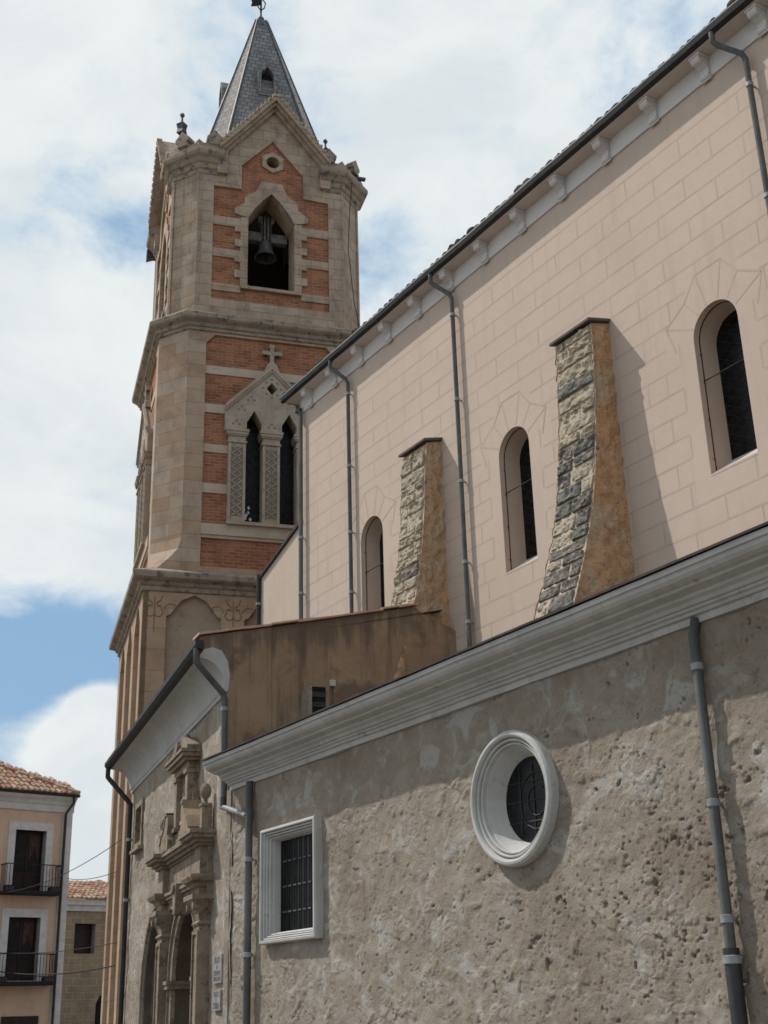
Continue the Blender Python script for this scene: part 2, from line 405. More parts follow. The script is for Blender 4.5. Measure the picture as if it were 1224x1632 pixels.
M['butt_pale'] = mat('pale_buttress_block', mottled((0.42, 0.35, 0.26), (0.35, 0.30, 0.235), 3.5, 14, 22, 0.028, spot=(7, 0.56, (0.20, 0.18, 0.15), 0.8)))
M['butt_dark'] = mat('blackened_buttress_block', mottled((0.115, 0.108, 0.100), (0.215, 0.198, 0.175), 7, 20, 30, 0.028, spot=(14, 0.57, (0.38, 0.35, 0.29), 0.75)))
M['butt_cap'] = mat('buttress_cap_slab', mottled((0.09, 0.082, 0.075), (0.14, 0.125, 0.11), 5, 18, 26, 0.01))
M['ashlar'] = mat('tower_ashlar', brickwork((0.39, 0.265, 0.18), (0.45, 0.36, 0.28), (0.35, 0.255, 0.18), 0.95, 0.37, 0.006, 0.008, 0.6, dirt=((0.28, 0.205, 0.155), 0.5)))
M['ashlar_b'] = mat('belfry_ashlar', brickwork((0.385, 0.285, 0.205), (0.43, 0.35, 0.275), (0.31, 0.235, 0.175), 0.7, 0.34, 0.008, 0.012, 0.75, dirt=((0.21, 0.165, 0.135), 0.8)))
M['ashlar_low'] = mat('base_ashlar', brickwork((0.43, 0.32, 0.225), (0.39, 0.27, 0.185), (0.27, 0.20, 0.145), 1.3, 0.52, 0.006, 0.004, 0.45))
M['band'] = mat('pale_stone_band', mottled((0.42, 0.335, 0.25), (0.48, 0.405, 0.325), 1.6, 12, 30, 0.008, spot=(6, 0.60, (0.26, 0.21, 0.165), 0.6)))
M['carved'] = mat('carved_grey_stone', mottled((0.325, 0.258, 0.200), (0.40, 0.335, 0.27), 2.5, 14, 34, 0.010, spot=(7, 0.58, (0.22, 0.19, 0.165), 0.7)))
M['weathered'] = mat('weathered_ledge_stone', mottled((0.25, 0.205, 0.165), (0.35, 0.285, 0.22), 2.5, 12, 26, 0.02, spot=(5, 0.53, (0.11, 0.10, 0.088), 0.9)))
M['panel'] = mat('brown_blind_panel', mottled((0.315, 0.238, 0.178), (0.36, 0.285, 0.22), 1.6, 10, 26, 0.008, spot=(2, 0.56, (0.24, 0.145, 0.095), 0.7)))
M['incised'] = mat('incised_line', plain((0.235, 0.165, 0.115)))
M['brick'] = mat('red_brick', brickwork((0.42, 0.165, 0.075), (0.27, 0.092, 0.048), (0.34, 0.225, 0.16), 0.27, 0.088, 0.014, 0.016, 0.7, dirt=((0.19, 0.10, 0.07), 0.6)))
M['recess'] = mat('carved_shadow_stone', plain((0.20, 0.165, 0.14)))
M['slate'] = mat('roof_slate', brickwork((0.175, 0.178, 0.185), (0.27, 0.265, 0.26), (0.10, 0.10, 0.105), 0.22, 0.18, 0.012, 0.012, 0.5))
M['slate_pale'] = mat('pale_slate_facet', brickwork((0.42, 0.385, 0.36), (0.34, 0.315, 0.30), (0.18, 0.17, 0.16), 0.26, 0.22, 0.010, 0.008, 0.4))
M['lead_hip'] = mat('lead_hip_roll', soft((0.075, 0.085, 0.10), 4, 0.3), 0.6, 0.4)
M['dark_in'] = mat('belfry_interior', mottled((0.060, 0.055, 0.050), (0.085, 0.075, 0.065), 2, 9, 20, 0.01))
M['bronze'] = mat('old_bronze', soft((0.115, 0.115, 0.11), 7, 0.3), 0.5, 0.5, 0.3)
M['yoke'] = mat('bell_yoke_wood', soft((0.20, 0.18, 0.16), 7, 0.3))
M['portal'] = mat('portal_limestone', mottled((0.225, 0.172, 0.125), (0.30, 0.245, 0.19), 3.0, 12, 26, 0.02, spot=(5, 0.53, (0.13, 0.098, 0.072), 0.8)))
M['reveal'] = mat('shade_toned_reveal', mottled((0.095, 0.074, 0.058), (0.14, 0.112, 0.09), 2.4, 12, 26, 0.008))  # arch stone darkened, the shade inside the arches put into its colour
M['portal_lit'] = mat('sunlit_limestone', mottled((0.31, 0.24, 0.165), (0.25, 0.19, 0.135), 3, 12, 26, 0.010))  # portal limestone with sunlight painted in as a paler tone
M['door'] = mat('dark_door_wood', soft((0.022, 0.017, 0.014), 8, 0.3), 0.6)
M['h_wall'] = mat('house_peach_render', mottled((0.50, 0.355, 0.265), (0.55, 0.40, 0.305), 0.6, 6, 40, 0.003, spot=(0.8, 0.55, (0.44, 0.31, 0.225), 0.6), streak=((0.42, 0.30, 0.22), 0.6)))
M['h_white'] = mat('house_white_trim', soft((0.55, 0.535, 0.53), 4, 0.12))
M['h_wood'] = mat('house_brown_wood', soft((0.030, 0.014, 0.012), 6, 0.3), 0.55)
M['curtain'] = mat('lace_curtain', soft((0.075, 0.042, 0.036), 9, 0.3))
M['s_wall'] = mat('far_house_stone', brickwork((0.30, 0.22, 0.15), (0.24, 0.18, 0.125), (0.33, 0.26, 0.185), 0.55, 0.28, 0.03, 0.012, 0.6))
M['cable'] = mat('black_cable', plain((0.02, 0.02, 0.022)), 0.7)
M['plaque'] = mat('glazed_plaque', soft((0.37, 0.36, 0.335), 9, 0.2), 0.4, 0.4)
M['ink'] = mat('plaque_lettering', plain((0.145, 0.145, 0.17)), 0.5)
M['asphalt'] = mat('asphalt', mottled((0.055, 0.053, 0.050), (0.075, 0.072, 0.068), 1, 30, 90, 0.004))
M['paving'] = mat('stone_paving', brickwork((0.26, 0.24, 0.21), (0.30, 0.275, 0.24), (0.15, 0.14, 0.125), 0.6, 0.4, 0.010, 0.004, 0.4, k=0.0))
M['earth'] = mat('dusty_ground', mottled((0.24, 0.21, 0.17), (0.28, 0.245, 0.20), 0.3, 4, 20, 0.01))


def pipe(name, fr, pts, r, parent, m, collars=(), low=None):
    """downpipe along pts; collar rings at the given heights of its straight run"""
    b = MB(fr); b.tube(pts, r, 10)
    o = b.build(name, m, parent, smooth=50)
    for z in collars:
        for p, q in zip(pts, pts[1:]):
            if min(p[2], q[2]) <= z <= max(p[2], q[2]) and abs(p[2] - q[2]) > 0.5:
                t = (z - p[2]) / (q[2] - p[2]); x = p[0] + (q[0] - p[0]) * t; y = p[1] + (q[1] - p[1]) * t
                c = MB(fr); c.lathe((x, y, z), [(r, -0.035), (r + 0.012, -0.03), (r + 0.012, 0.03), (r, 0.035)], 12)
                c.box(x - 0.01, x + 0.01, y, y + 0.12, z - 0.012, z + 0.012)
                c.build('collar', M['pale_zinc'], o, smooth=40); break
    return o


# ================================================================== SETTING: ground, street, pavement
def flat(name, fr, x0, x1, y0, y1, z, m):
    b = MB(fr); b.add([(x0, y0, 0), (x1, y0, 0), (x1, y1, 0), (x0, y1, 0)], [(0, 1, 2, 3)])
    o = b.build(name, m, None, origin=((x0 + x1) / 2, (y0 + y1) / 2, 0)); o.location.z = z; o['kind'] = 'structure'; return o
flat('ground', WF, -900, 900, -900, 1500, 0.0, M['earth'])
flat('street', LN, -60, 60, -11, 0.5, 0.004, M['asphalt'])
pv = MB(LN); pv.box(-17.9, 30, -1.5, 0.3, 0.0, 0.13); o = pv.build('pavement', M['paving'], None, origin=(0, 0, 0)); o['kind'] = 'structure'


# ================================================================== AISLE (rubble side wall)
aisle = thing('church_aisle', 'low rubble side aisle wall with white moulded cornice, round window and square window', 'church aisle', LN, (-8, 2.0, 0))
WX0, WX1, WZ0, WZ1 = -16.68, -15.06, 2.56, 4.11       # square window frame, outer edges
OC = (-10.79, 3.715)


def aisle_relief(X, Z, dens=None):
    wx = X + 0.10 * (fbm(X * 4, Z * 4, 71, 2) - 0.5); wz = Z + 0.10 * (fbm(X * 4, Z * 4, 75, 2) - 0.5)
    base = 0.040 * (fbm(X * 0.9, Z * 0.9, 1) - 0.5) + 0.030 * (fbm(wx * 2.6, wz * 3.0, 5, 4) - 0.5) + 0.020 * (fbm(wx * 8, wz * 8, 12, 3) - 0.5)
    if dens is None:
        dens = 0.70 * np.exp(-((X + 9.0) / 2.0) ** 2 - ((Z - 2.7) / 0.8) ** 2) + 0.35 * sstep(-13.5, -9.0, X) + 0.35 * sstep(2.6, 1.6, Z) + 0.9 * (fbm(X * 0.8, Z * 1.1, 9, 2) - 0.5)
        dens = dens - 0.3 * sstep(4.1, 4.5, Z)
    n = 0.44 * fbm(wx * 6.0, wz * 7.5, 21, 2) + 0.56 * fbm(wx * 19, wz * 22, 31, 3)
    z = (n - 0.5) / 0.105
    th = 2.42 - 0.75 * dens
    pit = sstep(th, th + 0.45, z)
    z2 = (fbm(wx * 26, wz * 29, 51, 2) - 0.5) / 0.16; small = sstep(1.75, 2.1, z2 + 0.5 * dens)
    lump = sstep(0.9, 1.6, (fbm(wx * 6.5 + 3, wz * 7.5, 41, 2) - 0.5) / 0.16)
    D = base - 0.022 * pit * (0.5 + 1.0 * fbm(X * 34, Z * 34, 55, 2)) - 0.010 * small + 0.010 * lump
    return D, np.clip(pit + 0.45 * small, 0, 1)


xs = []; x = -17.98
while x < -5.2:
    xs.append(x); x += 0.020 - 0.010 * (x + 17.87) / 12.7
xs = np.array(xs); zs = np.arange(1.2, 4.95, 0.0125)
ocf = lambda X, Z: ((X - OC[0]) ** 2 + (Z - OC[1]) ** 2 < 0.62 ** 2) | ((X > WX0 + 0.1) & (X < WX1 - 0.1) & (Z > WZ0 + 0.1) & (Z < WZ1 - 0.1))
relief_wall('wall', M['rubble'], aisle, LN, xs, zs, aisle_relief, ocf)
# rest of the wall: below eye level, and on towards and past the camera; end face; core
xs2 = np.arange(xs[-1], 14.0, 0.06); xs2[0] = xs[-1]
relief_wall('wall', M['rubble'], aisle, LN, xs2, np.arange(0.0, 4.96, 0.05), aisle_relief)
b = MB(LN)
b.add([(xs[0], 0.0, 0), (xs[-1], 0.0, 0), (xs[-1], 0.0, 1.25), (xs[0], 0.0, 1.25)], [(0, 1, 2, 3)])
b.box(-17.86, 13.9, 0.62, 0.7, 0, 4.9)
b.box(-18.03, -17.88, -0.022, 0.6, 0, 4.88)
b.build('wall_base', M['rubble'], aisle)
CPROF = [(0.06, 4.86), (-0.045, 4.86), (-0.05, 4.925), (-0.085, 4.93), (-0.10, 4.955), (-0.13, 4.965), (-0.135, 4.985), (-0.165, 4.99), (-0.19, 5.02),
         (-0.235, 5.04), (-0.24, 5.065), (-0.29, 5.075), (-0.345, 5.085), (-0.36, 5.105), (-0.40, 5.115), (-0.445, 5.135), (-0.475, 5.165), (-0.485, 5.20),
         (-0.51, 5.205), (-0.515, 5.255), (0.06, 5.30)]
b = MB(LN); b.sweepx(CPROF, -17.86, 14.0, segs=200, wob=0.0018)
b.build('cornice', M['white'], aisle)
b = MB(LN); b.prism([(-0.545, 5.262), (-0.545, 5.285), (4.19, 6.45), (4.19, 6.42)], -17.88, 14.0, axis='yz')
b.build('roof', M['tile_dark'], aisle)

# square window
def rect_ring(x0, x1, z0, z1, i, y): return [(x0 + i, y, z0 + i), (x1 - i, y, z0 + i), (x1 - i, y, z1 - i), (x0 + i, y, z1 - i)]
b = MB(LN)
steps = [(0, .05), (0, -.09), (.012, -.115), (.04, -.12), (.05, -.105), (.052, -.062), (.062, -.06), (.063, -.085), (.080, -.078), (.083, -.035), (.093, -.033), (.094, -.056), (.110, -.048), (.113, -.002), (.122, 0), (.123, -.02), (.137, -.01), (.141, .035), (.15, .045), (.165, .14)]
b.loft([rect_ring(WX0, WX1, WZ0, WZ1, i, y) for i, y in steps])
wf = b.build('square_window', M['whiter'], aisle)
b = MB(LN); b.box(WX0 + 0.12, WX1 - 0.12, 0.15, 0.165, WZ0 + 0.12, WZ1 - 0.12); b.build('glass', M['glass'], wf)
b = MB(LN)
for i in range(9):
    x = WX0 + 0.24 + i * (WX1 - WX0 - 0.48) / 8; b.tube([(x, 0.125, WZ0 + 0.15), (x, 0.125, WZ1 - 0.15)], 0.008, 6)
b.build('grille', M['iron'], wf)
b = MB(LN)
for z in (2.98, 3.32, 3.66): b.box(WX0 + 0.15, WX1 - 0.15, 0.132, 0.148, z - 0.010, z + 0.010)
b.build('glazing_bar', M['zinc'], wf)
# round window
b = MB(LN)
prof = [(.70, .04), (.705, -.07), (.70, -.10), (.68, -.125), (.655, -.13), (.638, -.12), (.628, -.095), (.626, -.060), (.614, -.058), (.612, -.088), (.600, -.095), (.590, -.085), (.587, -.040), (.574, -.036), (.572, -.062), (.560, -.066), (.552, -.055), (.549, -.005), (.538, .0), (.53, .02), (.45, .19), (.43, .195)]
b.lathe((OC[0], 0, OC[1]), prof, 72, 'y')
rw = b.build('round_window', M['whiter'], aisle, smooth=24)
b = MB(LN); b.lathe((OC[0], 0, OC[1]), [(0.46, 0.19), (0.001, 0.19)], 40, 'y'); b.build('glass', M['glass'], rw)
b = MB(LN)
def arc(cx, cz, r, a0, a1, y, n=14): return [(cx + r * math.cos(R_(a0 + (a1 - a0) * i / n)), y, cz + r * math.sin(R_(a0 + (a1 - a0) * i / n))) for i in range(n + 1)]
for r in (0.16, 0.30): b.tube(arc(OC[0] + 0.10, OC[1] - 0.02, r, 0, 360, 0.183), 0.006, 5, caps=False)
for z in (-0.22, 0.0, 0.20): b.tube([(OC[0] - 0.40, 0.183, OC[1] + z), (OC[0] + 0.40, 0.183, OC[1] + z - 0.02)], 0.006, 5)
for x in (-0.18, 0.05, 0.24): b.tube([(OC[0] + x, 0.183, OC[1] - 0.36), (OC[0] + x, 0.183, OC[1] + 0.36)], 0.006, 5)
b.build('tracery', M['lead'], rw)
# downpipes
pipe('downpipe', LN, [(-7.93, -0.04, 4.90), (-7.93, -0.09, 4.74), (-7.93, -0.09, 2.06)], 0.047, aisle, M['zinc'], (4.45, 3.25, 2.3))
pipe('downpipe', LN, [(-7.93, -0.09, 2.07), (-7.93, -0.09, 2.0), (-7.93, -0.09, 0.1)], 0.068, aisle, M['cast'], (1.98,))
pipe('downpipe', LN, [(-17.07, -0.10, 4.87), (-17.07, -0.10, 0.1)], 0.055, aisle, M['zinc'], (3.75, 2.45))

# ================================================================== NAVE
NY = 4.2; NX0 = -23.46; NX1 = 16.0
nave = thing('church_nave', 'tall peach rendered nave wall with painted stone joints, arched windows and bracketed eaves', 'church nave', LN, (-12, 9, 0))
WINX = (-20.50, -15.73, -10.95, -6.17, -1.4)
def archpts(xc, hw, z0, zs, n=16):
    return [(xc - hw, z0), (xc + hw, z0)] + [(xc + hw * math.cos(R_(180.0 * i / n)), zs + hw * math.sin(R_(180.0 * i / n))) for i in range(n + 1)]
HW, SILL, SPR = 0.43, 8.50, 10.60
b = MB(LN)
b.prism([(NX0, 0), (NX1, 0), (NX1, 15.0), (NX0, 15.0)], NY, NY + 0.46, [archpts(x, HW, SILL, SPR) for x in WINX], back=False)
b.box(NX0, NX0 + 0.4, NY + 0.47, NY + 10.0, 0, 15.0)
b.box(NX0 + 0.05, NX1, NY + 9.5, NY + 10.0, 0, 15.0)
b.build('wall', M['peach'], nave)
# painted joints: courses 0.37 m high, blocks 1.22 m long
b = MB(LN); jy = NY - 0.0012; jh = 0.015
def strip(x0, x1, z0, z1): b.add([(x0, jy, z0), (x1, jy, z0), (x1, jy, z1), (x0, jy, z1)], [(0, 1, 2, 3)])
def blocked(x, z):
    for xc in WINX:
        if SILL - 0.02 < z < SPR + 0.1 and abs(x - xc) < HW + 0.32: return True
        if z >= SPR + 0.1 and math.hypot(x - xc, z - SPR) < 1.0: return True
        if z < SILL and z > SILL - 0.02 and abs(x - xc) < HW: return True
    return False
k = 0; z = 14.05
while z > 6.2:
    x = NX0 + 0.02; run = None
    while x < -4:
        ok = not blocked(x, z)
        if ok and run is None: run = x
        if (not ok or x + 0.05 >= -4) and run is not None: strip(run, x, z - jh, z + jh); run = None
        x += 0.05
    x = -24.6 + (0.61 if k % 2 else 0.0)
    while x < -4:
        if x > NX0 + 0.1 and not blocked(x, z - 0.18) and not (SILL - 0.1 < z - 0.18 < SPR and any(abs(abs(x - w_) - HW - 0.47) < 0.42 for w_ in WINX)): strip(x - jh, x + jh, z - 0.37 + jh, z - jh)
        x += 1.22
    for xc in WINX:                                           # jamb blocks, long and short
        if SILL - 0.1 < z - 0.18 < SPR:
            for sg in (-1, 1):
                e = xc + sg * (HW + (0.30 if k % 2 else 0.62)); strip(e - jh, e + jh, z - 0.37 + jh, z - jh)
    k += 1; z -= 0.37
for xc in WINX[:3]:                                           # arch blocks painted round each head: radial joints and stepped outer edge
    pts = [(0, 0.80), (25, 1.04), (52, 0.86), (76, 1.06), (104, 1.06), (128, 0.86), (155, 1.04), (180, 0.80)]
    q = [(xc + r * math.cos(R_(a)), SPR + r * math.sin(R_(a))) for a, r in pts]
    i_ = [(xc + 0.46 * math.cos(R_(a)), SPR + 0.46 * math.sin(R_(a))) for a, r in pts]
    for (x0, z0), (x1, z1) in list(zip(i_, q))[1:-1] + list(zip(q, q[1:])):
        dx, dz = x1 - x0, z1 - z0; l_ = math.hypot(dx, dz); nx, nz = -dz / l_ * jh, dx / l_ * jh
        jk = jy - 0.0003 * (1 + hash((round(x0, 2), round(z0, 2))) % 5)
        b.add([(x0 - nx, jk, z0 - nz), (x1 - nx, jk, z1 - nz), (x1 + nx, jk, z1 + nz), (x0 + nx, jk, z0 + nz)], [(0, 1, 2, 3)])
b.build('joint_lines', M['joint'], nave)
# frieze, soffit, gutter, roof
b = MB(LN); b.box(NX0 - 0.02, NX1, NY - 0.03, NY + 0.02, 14.62, 15.02); b.box(NX0 - 0.03, NX0 + 0.02, NY - 0.03, NY + 10, 14.62, 15.02)
b.build('frieze', M['lilac'], nave)
EO = 0.29
b = MB(LN); b.box(NX0 - EO, NX1, NY - EO, NY - 0.025, 14.975, 15.03); b.box(NX0 - EO, NX0 - 0.025, NY - 0.02, NY + 10, 14.975, 15.03)
b.prism([(-0.15, 14.97), (-0.15, 14.93), (-0.06, 14.93), (-0.03, 14.86), (-0.03, 14.97)], NX0, NX1, axis='yz') if False else None
b.build('soffit', M['cream'], nave)
def halfround(yo, zc, r, n=8): return [(yo + r * math.cos(R_(180 + 180.0 * i / n)), zc + r * math.sin(R_(180 + 180.0 * i / n))) for i in range(n + 1)]
b = MB(LN)
gp = [(NY - EO - 0.10, 15.13), (NY - EO - 0.115, 15.09), (NY - EO - 0.09, 15.01), (NY - EO - 0.03, 14.985), (NY - EO, 14.99), (NY - EO, 15.13)]
b.sweepx(gp, NX0 - EO - 0.1, NX1, segs=120, wob=0.004)
b.prism([(NX0 - EO - 0.10, 15.13), (NX0 - EO - 0.115, 15.09), (NX0 - EO - 0.09, 15.01), (NX0 - EO - 0.03, 14.985), (NX0 - EO, 14.99), (NX0 - EO, 15.13)], NY - EO - 0.1, NY + 9.8, axis='xz')
b.build('gutter', M['gutter'], nave)
b = MB(LN)
zt, rise = 15.10, 0.42
x0, x1, y0, ym, y1 = NX0 - EO, NX1, NY - EO, NY + 5.0, NY + 10 + EO
b.add([(x0, y0, zt), (x1, y0, zt), (x1, ym, zt + rise * (ym - y0)), (x0 + 5.4, ym, zt + rise * (ym - y0)), (x0, y1, zt), (x1, y1, zt)], [(0, 1, 2, 3), (0, 3, 4), (4, 3, 2, 5)])
x = NX0 - EO + 0.1
while x < -3:                                                 # barrel tile ends over the gutter
    j = random.uniform(-0.015, 0.015); up = 0.02 * random.random() + (0.055 if random.random() < 0.10 else 0)
    pr = [(x + j + 0.125 * math.cos(R_(a)), 15.09 + up + 0.085 * math.sin(R_(a))) for a in range(0, 181, 30)]
    b.loft([[(px, y0 - 0.08 + random.uniform(-.015, .015), pz) for px, pz in pr], [(px, y0 + 0.4, pz + 0.17) for px, pz in pr]], False, (True, False))
    x += 0.215
b.build('roof', M['tile_dark'], nave)
# brackets under the eaves
b = MB(LN); bx = -22.98
b.prism([(NY - 0.03, 14.60), (NY - 0.075, 14.605), (NY - 0.10, 14.64), (NY - 0.085, 14.68), (NY - 0.06, 14.71), (NY - 0.08, 14.77), (NY - 0.15, 14.815), (NY - 0.225, 14.83), (NY - 0.255, 14.87), (NY - 0.25, 14.93), (NY - 0.25, 14.974), (NY - 0.03, 14.974)], bx - 0.085, bx + 0.085, axis='yz')
b.box(bx - 0.11, bx + 0.11, NY - 0.265, NY - 0.03, 14.93, 14.974)
b.box(bx - 0.105, bx + 0.105, NY - 0.06, NY - 0.03, 14.575, 14.602)
br0 = b.build('eaves_bracket', M['lilac'], nave, origin=(bx, NY, 14.6), bevel=0.008)
for i in range(1, 24):
    o = br0.copy(); COL.objects.link(o); o.location = br0.location + Vector((1.142 * i, 0, 0))
# windows
for xc in WINX[:4]:
    b = MB(LN)
    ring = lambda hw, z0, y: [(p[0], y, p[1]) for p in archpts(xc, hw, z0, SPR)]
    b.loft([ring(HW - 0.001, SILL + 0.002, NY + 0.001), ring(HW - 0.004, SILL + 0.11, NY + 0.17), ring(HW - 0.02, SILL + 0.29, NY + 0.46)])
    w = b.build('arched_window', M['peach'], nave)
    b = MB(LN); b.prism([(p[0], p[1]) for p in archpts(xc, HW - 0.01, SILL + 0.27, SPR)], NY + 0.44, NY + 0.455); b.build('glass', M['glass'], w)
    b = MB(LN)
    b.add([(xc - HW, NY - 0.004, SILL - 0.03), (xc + HW, NY - 0.004, SILL - 0.03), (xc + HW - 0.02, NY + 0.43, SILL + 0.295), (xc - HW + 0.02, NY + 0.43, SILL + 0.295)], [(0, 1, 2, 3)])
    b.build('sill', M['whiter'], w)
    b = MB(LN)
    yb = NY + 0.11; path = [(xc - HW + 0.006, yb, SILL + 0.08), (xc - HW + 0.006, yb, SPR)] + [(xc - (HW - 0.006) * math.cos(R_(a)), yb, SPR + (HW - 0.006) * math.sin(R_(a))) for a in range(15, 180, 15)] + [(xc + HW - 0.006, yb, SPR), (xc + HW - 0.006, yb, SILL + 0.08)]
    b.tube(path, 0.009, 6); b.tube([(xc - HW, yb, 9.98), (xc + HW, yb, 9.98)], 0.009, 6)
    for z in (8.75, 9.35, 9.95, 10.4): b.tube([(xc - HW, yb, z), (xc - HW - 0.0 + 0.035, yb - 0.03, z)], 0.012, 6)
    b.build('iron_frame', M['iron'], w)
    b = MB(LN)
    for i in range(-4, 14):
        b.tube([(xc - 0.38, NY + 0.435, 8.9 + i * 0.15), (xc + 0.38, NY + 0.435, 8.9 + i * 0.15 + 0.45)], 0.004, 4)
        b.tube([(xc + 0.38, NY + 0.435, 8.9 + i * 0.15), (xc - 0.38, NY + 0.435, 8.9 + i * 0.15 + 0.45)], 0.004, 4)
    b.build('leading', M['lead'], w)

# buttresses
def buttress(xc, hw, ztop, seed, pt, label):
    rnd = random.Random(seed)
    zsec = [6.2, 7.0, 7.35, 7.7, 8.1, 8.5, 9.0, 9.6, 10.3, 11.0, ztop]
    psec = [1.45, 1.20, 1.07, 0.95, 0.82, 0.71, 0.61, 0.52, 0.45, 0.41, pt]
    P = lambda z: float(np.interp(z, zsec, psec))
    # body: fine side faces with real roughness
    b = MB(LN)
    zz = np.arange(6.2, ztop + 0.001, 0.035); nseg = 18
    for sg in (-1, 1):
        rows = []
        for z in zz:
            row = []
            for i in range(nseg + 1):
                t = i / nseg; y = NY - P(z) * t
                n = 0.0 if i == 0 else float(fbm(np.array([y * 9 + seed]), np.array([z * 7.0]), 70 + seed, 4)[0]) - 0.5
                row.append((xc + sg * (hw + 0.13 * n + (0.03 if z < 9.5 else 0) * (9.5 - z) / 3), y, float(z)))
            rows.append(row)
        b.loft(rows, False)
    b.add([(xc - hw - 0.02, NY - P(z) + 0.012, float(z)) for z in zz] + [(xc + hw + 0.02, NY - P(z) + 0.012, float(z)) for z in zz], [(i, i + 1, i + 1 + len(zz), i + len(zz)) for i in range(len(zz) - 1)], 1)
    o = b.build('buttress', [M['butt_side'], M['butt_mortar']], nave, smooth=60)
    if label: o['label'] = label
    # rough blocks on the outer face
    b = MB(LN); z = 6.9; row = 0
    while z < ztop - 0.08:
        h = min(rnd.uniform(0.17, 0.29), ztop - z)
        if ztop - (z + h) < 0.12: h = ztop - z
        nb = 1 if rnd.random() < 0.28 else 2
        cuts = [-hw - 0.01] + ([xc * 0 + rnd.uniform(-0.20, 0.20)] if nb == 2 else []) + [hw + 0.01]
        for a, c in zip(cuts, cuts[1:]):
            a += 0.024; c -= 0.024; pr = rnd.uniform(-0.005, 0.035)
            dark = rnd.random() < (0.80 if z < 9.75 else 0.03) if seed == 2 else rnd.random() < 0.02
            nx, nz = 22, 14; rows = []
            for j in range(nz + 1):
                r_ = []
                for i in range(nx + 1):
                    u, v = i / nx, j / nz
                    X = xc + a + (c - a) * u; Zz = z + 0.014 + (h - 0.028) * v
                    e = min(u, 1 - u, v, 1 - v)
                    n = float(fbm(np.array([X * 10 + seed]), np.array([Zz * 11]), 80, 5, 0.62)[0]) - 0.5
                    d = pr + 0.115 * n * min(1, 0.35 + e * 9) - (0.03 if e == 0 else 0)
                    jx = 0.045 * (float(vnoise(np.array([Zz * 17]), np.array([a * 9 + seed]), 5)[0]) - 0.5) if e == 0 else 0
                    r_.append((X + jx, NY - P(Zz) - d, Zz + 0.6 * jx))
                rows.append(r_)
            b.loft(rows, False, m=1 if dark else 0)
            # block sides back into the mortar
            loop = rows[0] + [r[-1] for r in rows[1:]] + rows[-1][::-1][1:] + [r[0] for r in rows[::-1][1:-1]]
            b.loft([loop, [(p[0], p[1] + 0.09, p[2]) for p in loop]], True, m=1 if dark else 0)
        z += h; row += 1
    b.build('stone_blocks', [M['butt_pale'], M['butt_dark']], o, smooth=50)
    b = MB(LN)
    pr = [(NY + 0.02, ztop + 0.13), (NY - pt - 0.08, ztop + 0.02), (NY - pt - 0.08, ztop + 0.075), (NY + 0.02, ztop + 0.185)]
    b.prism(pr, xc - hw - 0.06, xc + hw + 0.06, axis='yz')
    b.prism([(NY + 0.02, ztop - 0.05), (NY - pt + 0.02, ztop - 0.05), (NY - pt + 0.02, ztop + 0.025), (NY + 0.02, ztop + 0.128)], xc - hw, xc + hw, m=1, axis='yz')
    b.build('cap', [M['butt_cap'], M['butt_side']], o, bevel=0.012)
buttress(-13.54, 0.435, 11.66, 2, 0.39, 'stepped buttress with blackened stone blocks and ochre side')
buttress(-18.31, 0.40, 11.55, 5, 0.34, 'stepped buttress of pale weathered blocks')
buttress(-8.76, 0.435, 11.66, 4, 0.39, None)
# downpipes of the nave: swan neck from the gutter back to the wall
def swan(x, zb, col): return pipe('downpipe', LN, [(x - 0.34, NY - EO - 0.05, 15.0), (x - 0.34, NY - EO - 0.05, 14.83), (x - 0.30, NY - EO + 0.02, 14.76), (x - 0.02, NY - 0.14, 14.46), (x, NY - 0.10, 14.36), (x, NY - 0.10, zb)], 0.043, nave, M['zinc'], col)
swan(-21.18, 8.0, (14.1, 12.4, 10.9, 9.6)); swan(-17.18, 6.7, (14.0, 12.2, 10.55, 9.0, 7.9)); swan(-9.62, 6.6, (13.9, 12.0)); swan(-2.0, 6.6, (13, 11))
pipe('downpipe', LN, [(-23.75, NY - EO + 0.3, 14.95), (-23.75, NY - EO + 0.3, 14.8), (-23.42, NY - 0.10, 14.7), (-23.36, NY - 0.10, 14.5), (-23.36, NY - 0.10, 8.0)], 0.05, nave, M['zinc'], (11.5, 10.2))
# low west wing between the nave and the tower
b = MB(LN); b.prism([(-25.55, 0), (NX0 - 0.005, 0), (NX0 - 0.005, 11.95), (-25.55, 11.23)], NY + 0.02, NY + 5, axis='xz')
b.build('west_wing', M['peach'], nave)
b = MB(LN); b.prism([(-25.62, 11.20), (NX0 - 0.01, 11.95), (NX0 - 0.01, 12.03), (-25.62, 11.28)], NY - 0.04, NY + 5, axis='xz')
b.build('verge', M['tile_dark'], nave)
pipe('downpipe', LN, [(-25.60, NY - 0.03, 11.32), (-25.60, NY - 0.03, 8.0)], 0.055, nave, M['gutter'], (10.6, 9.6))

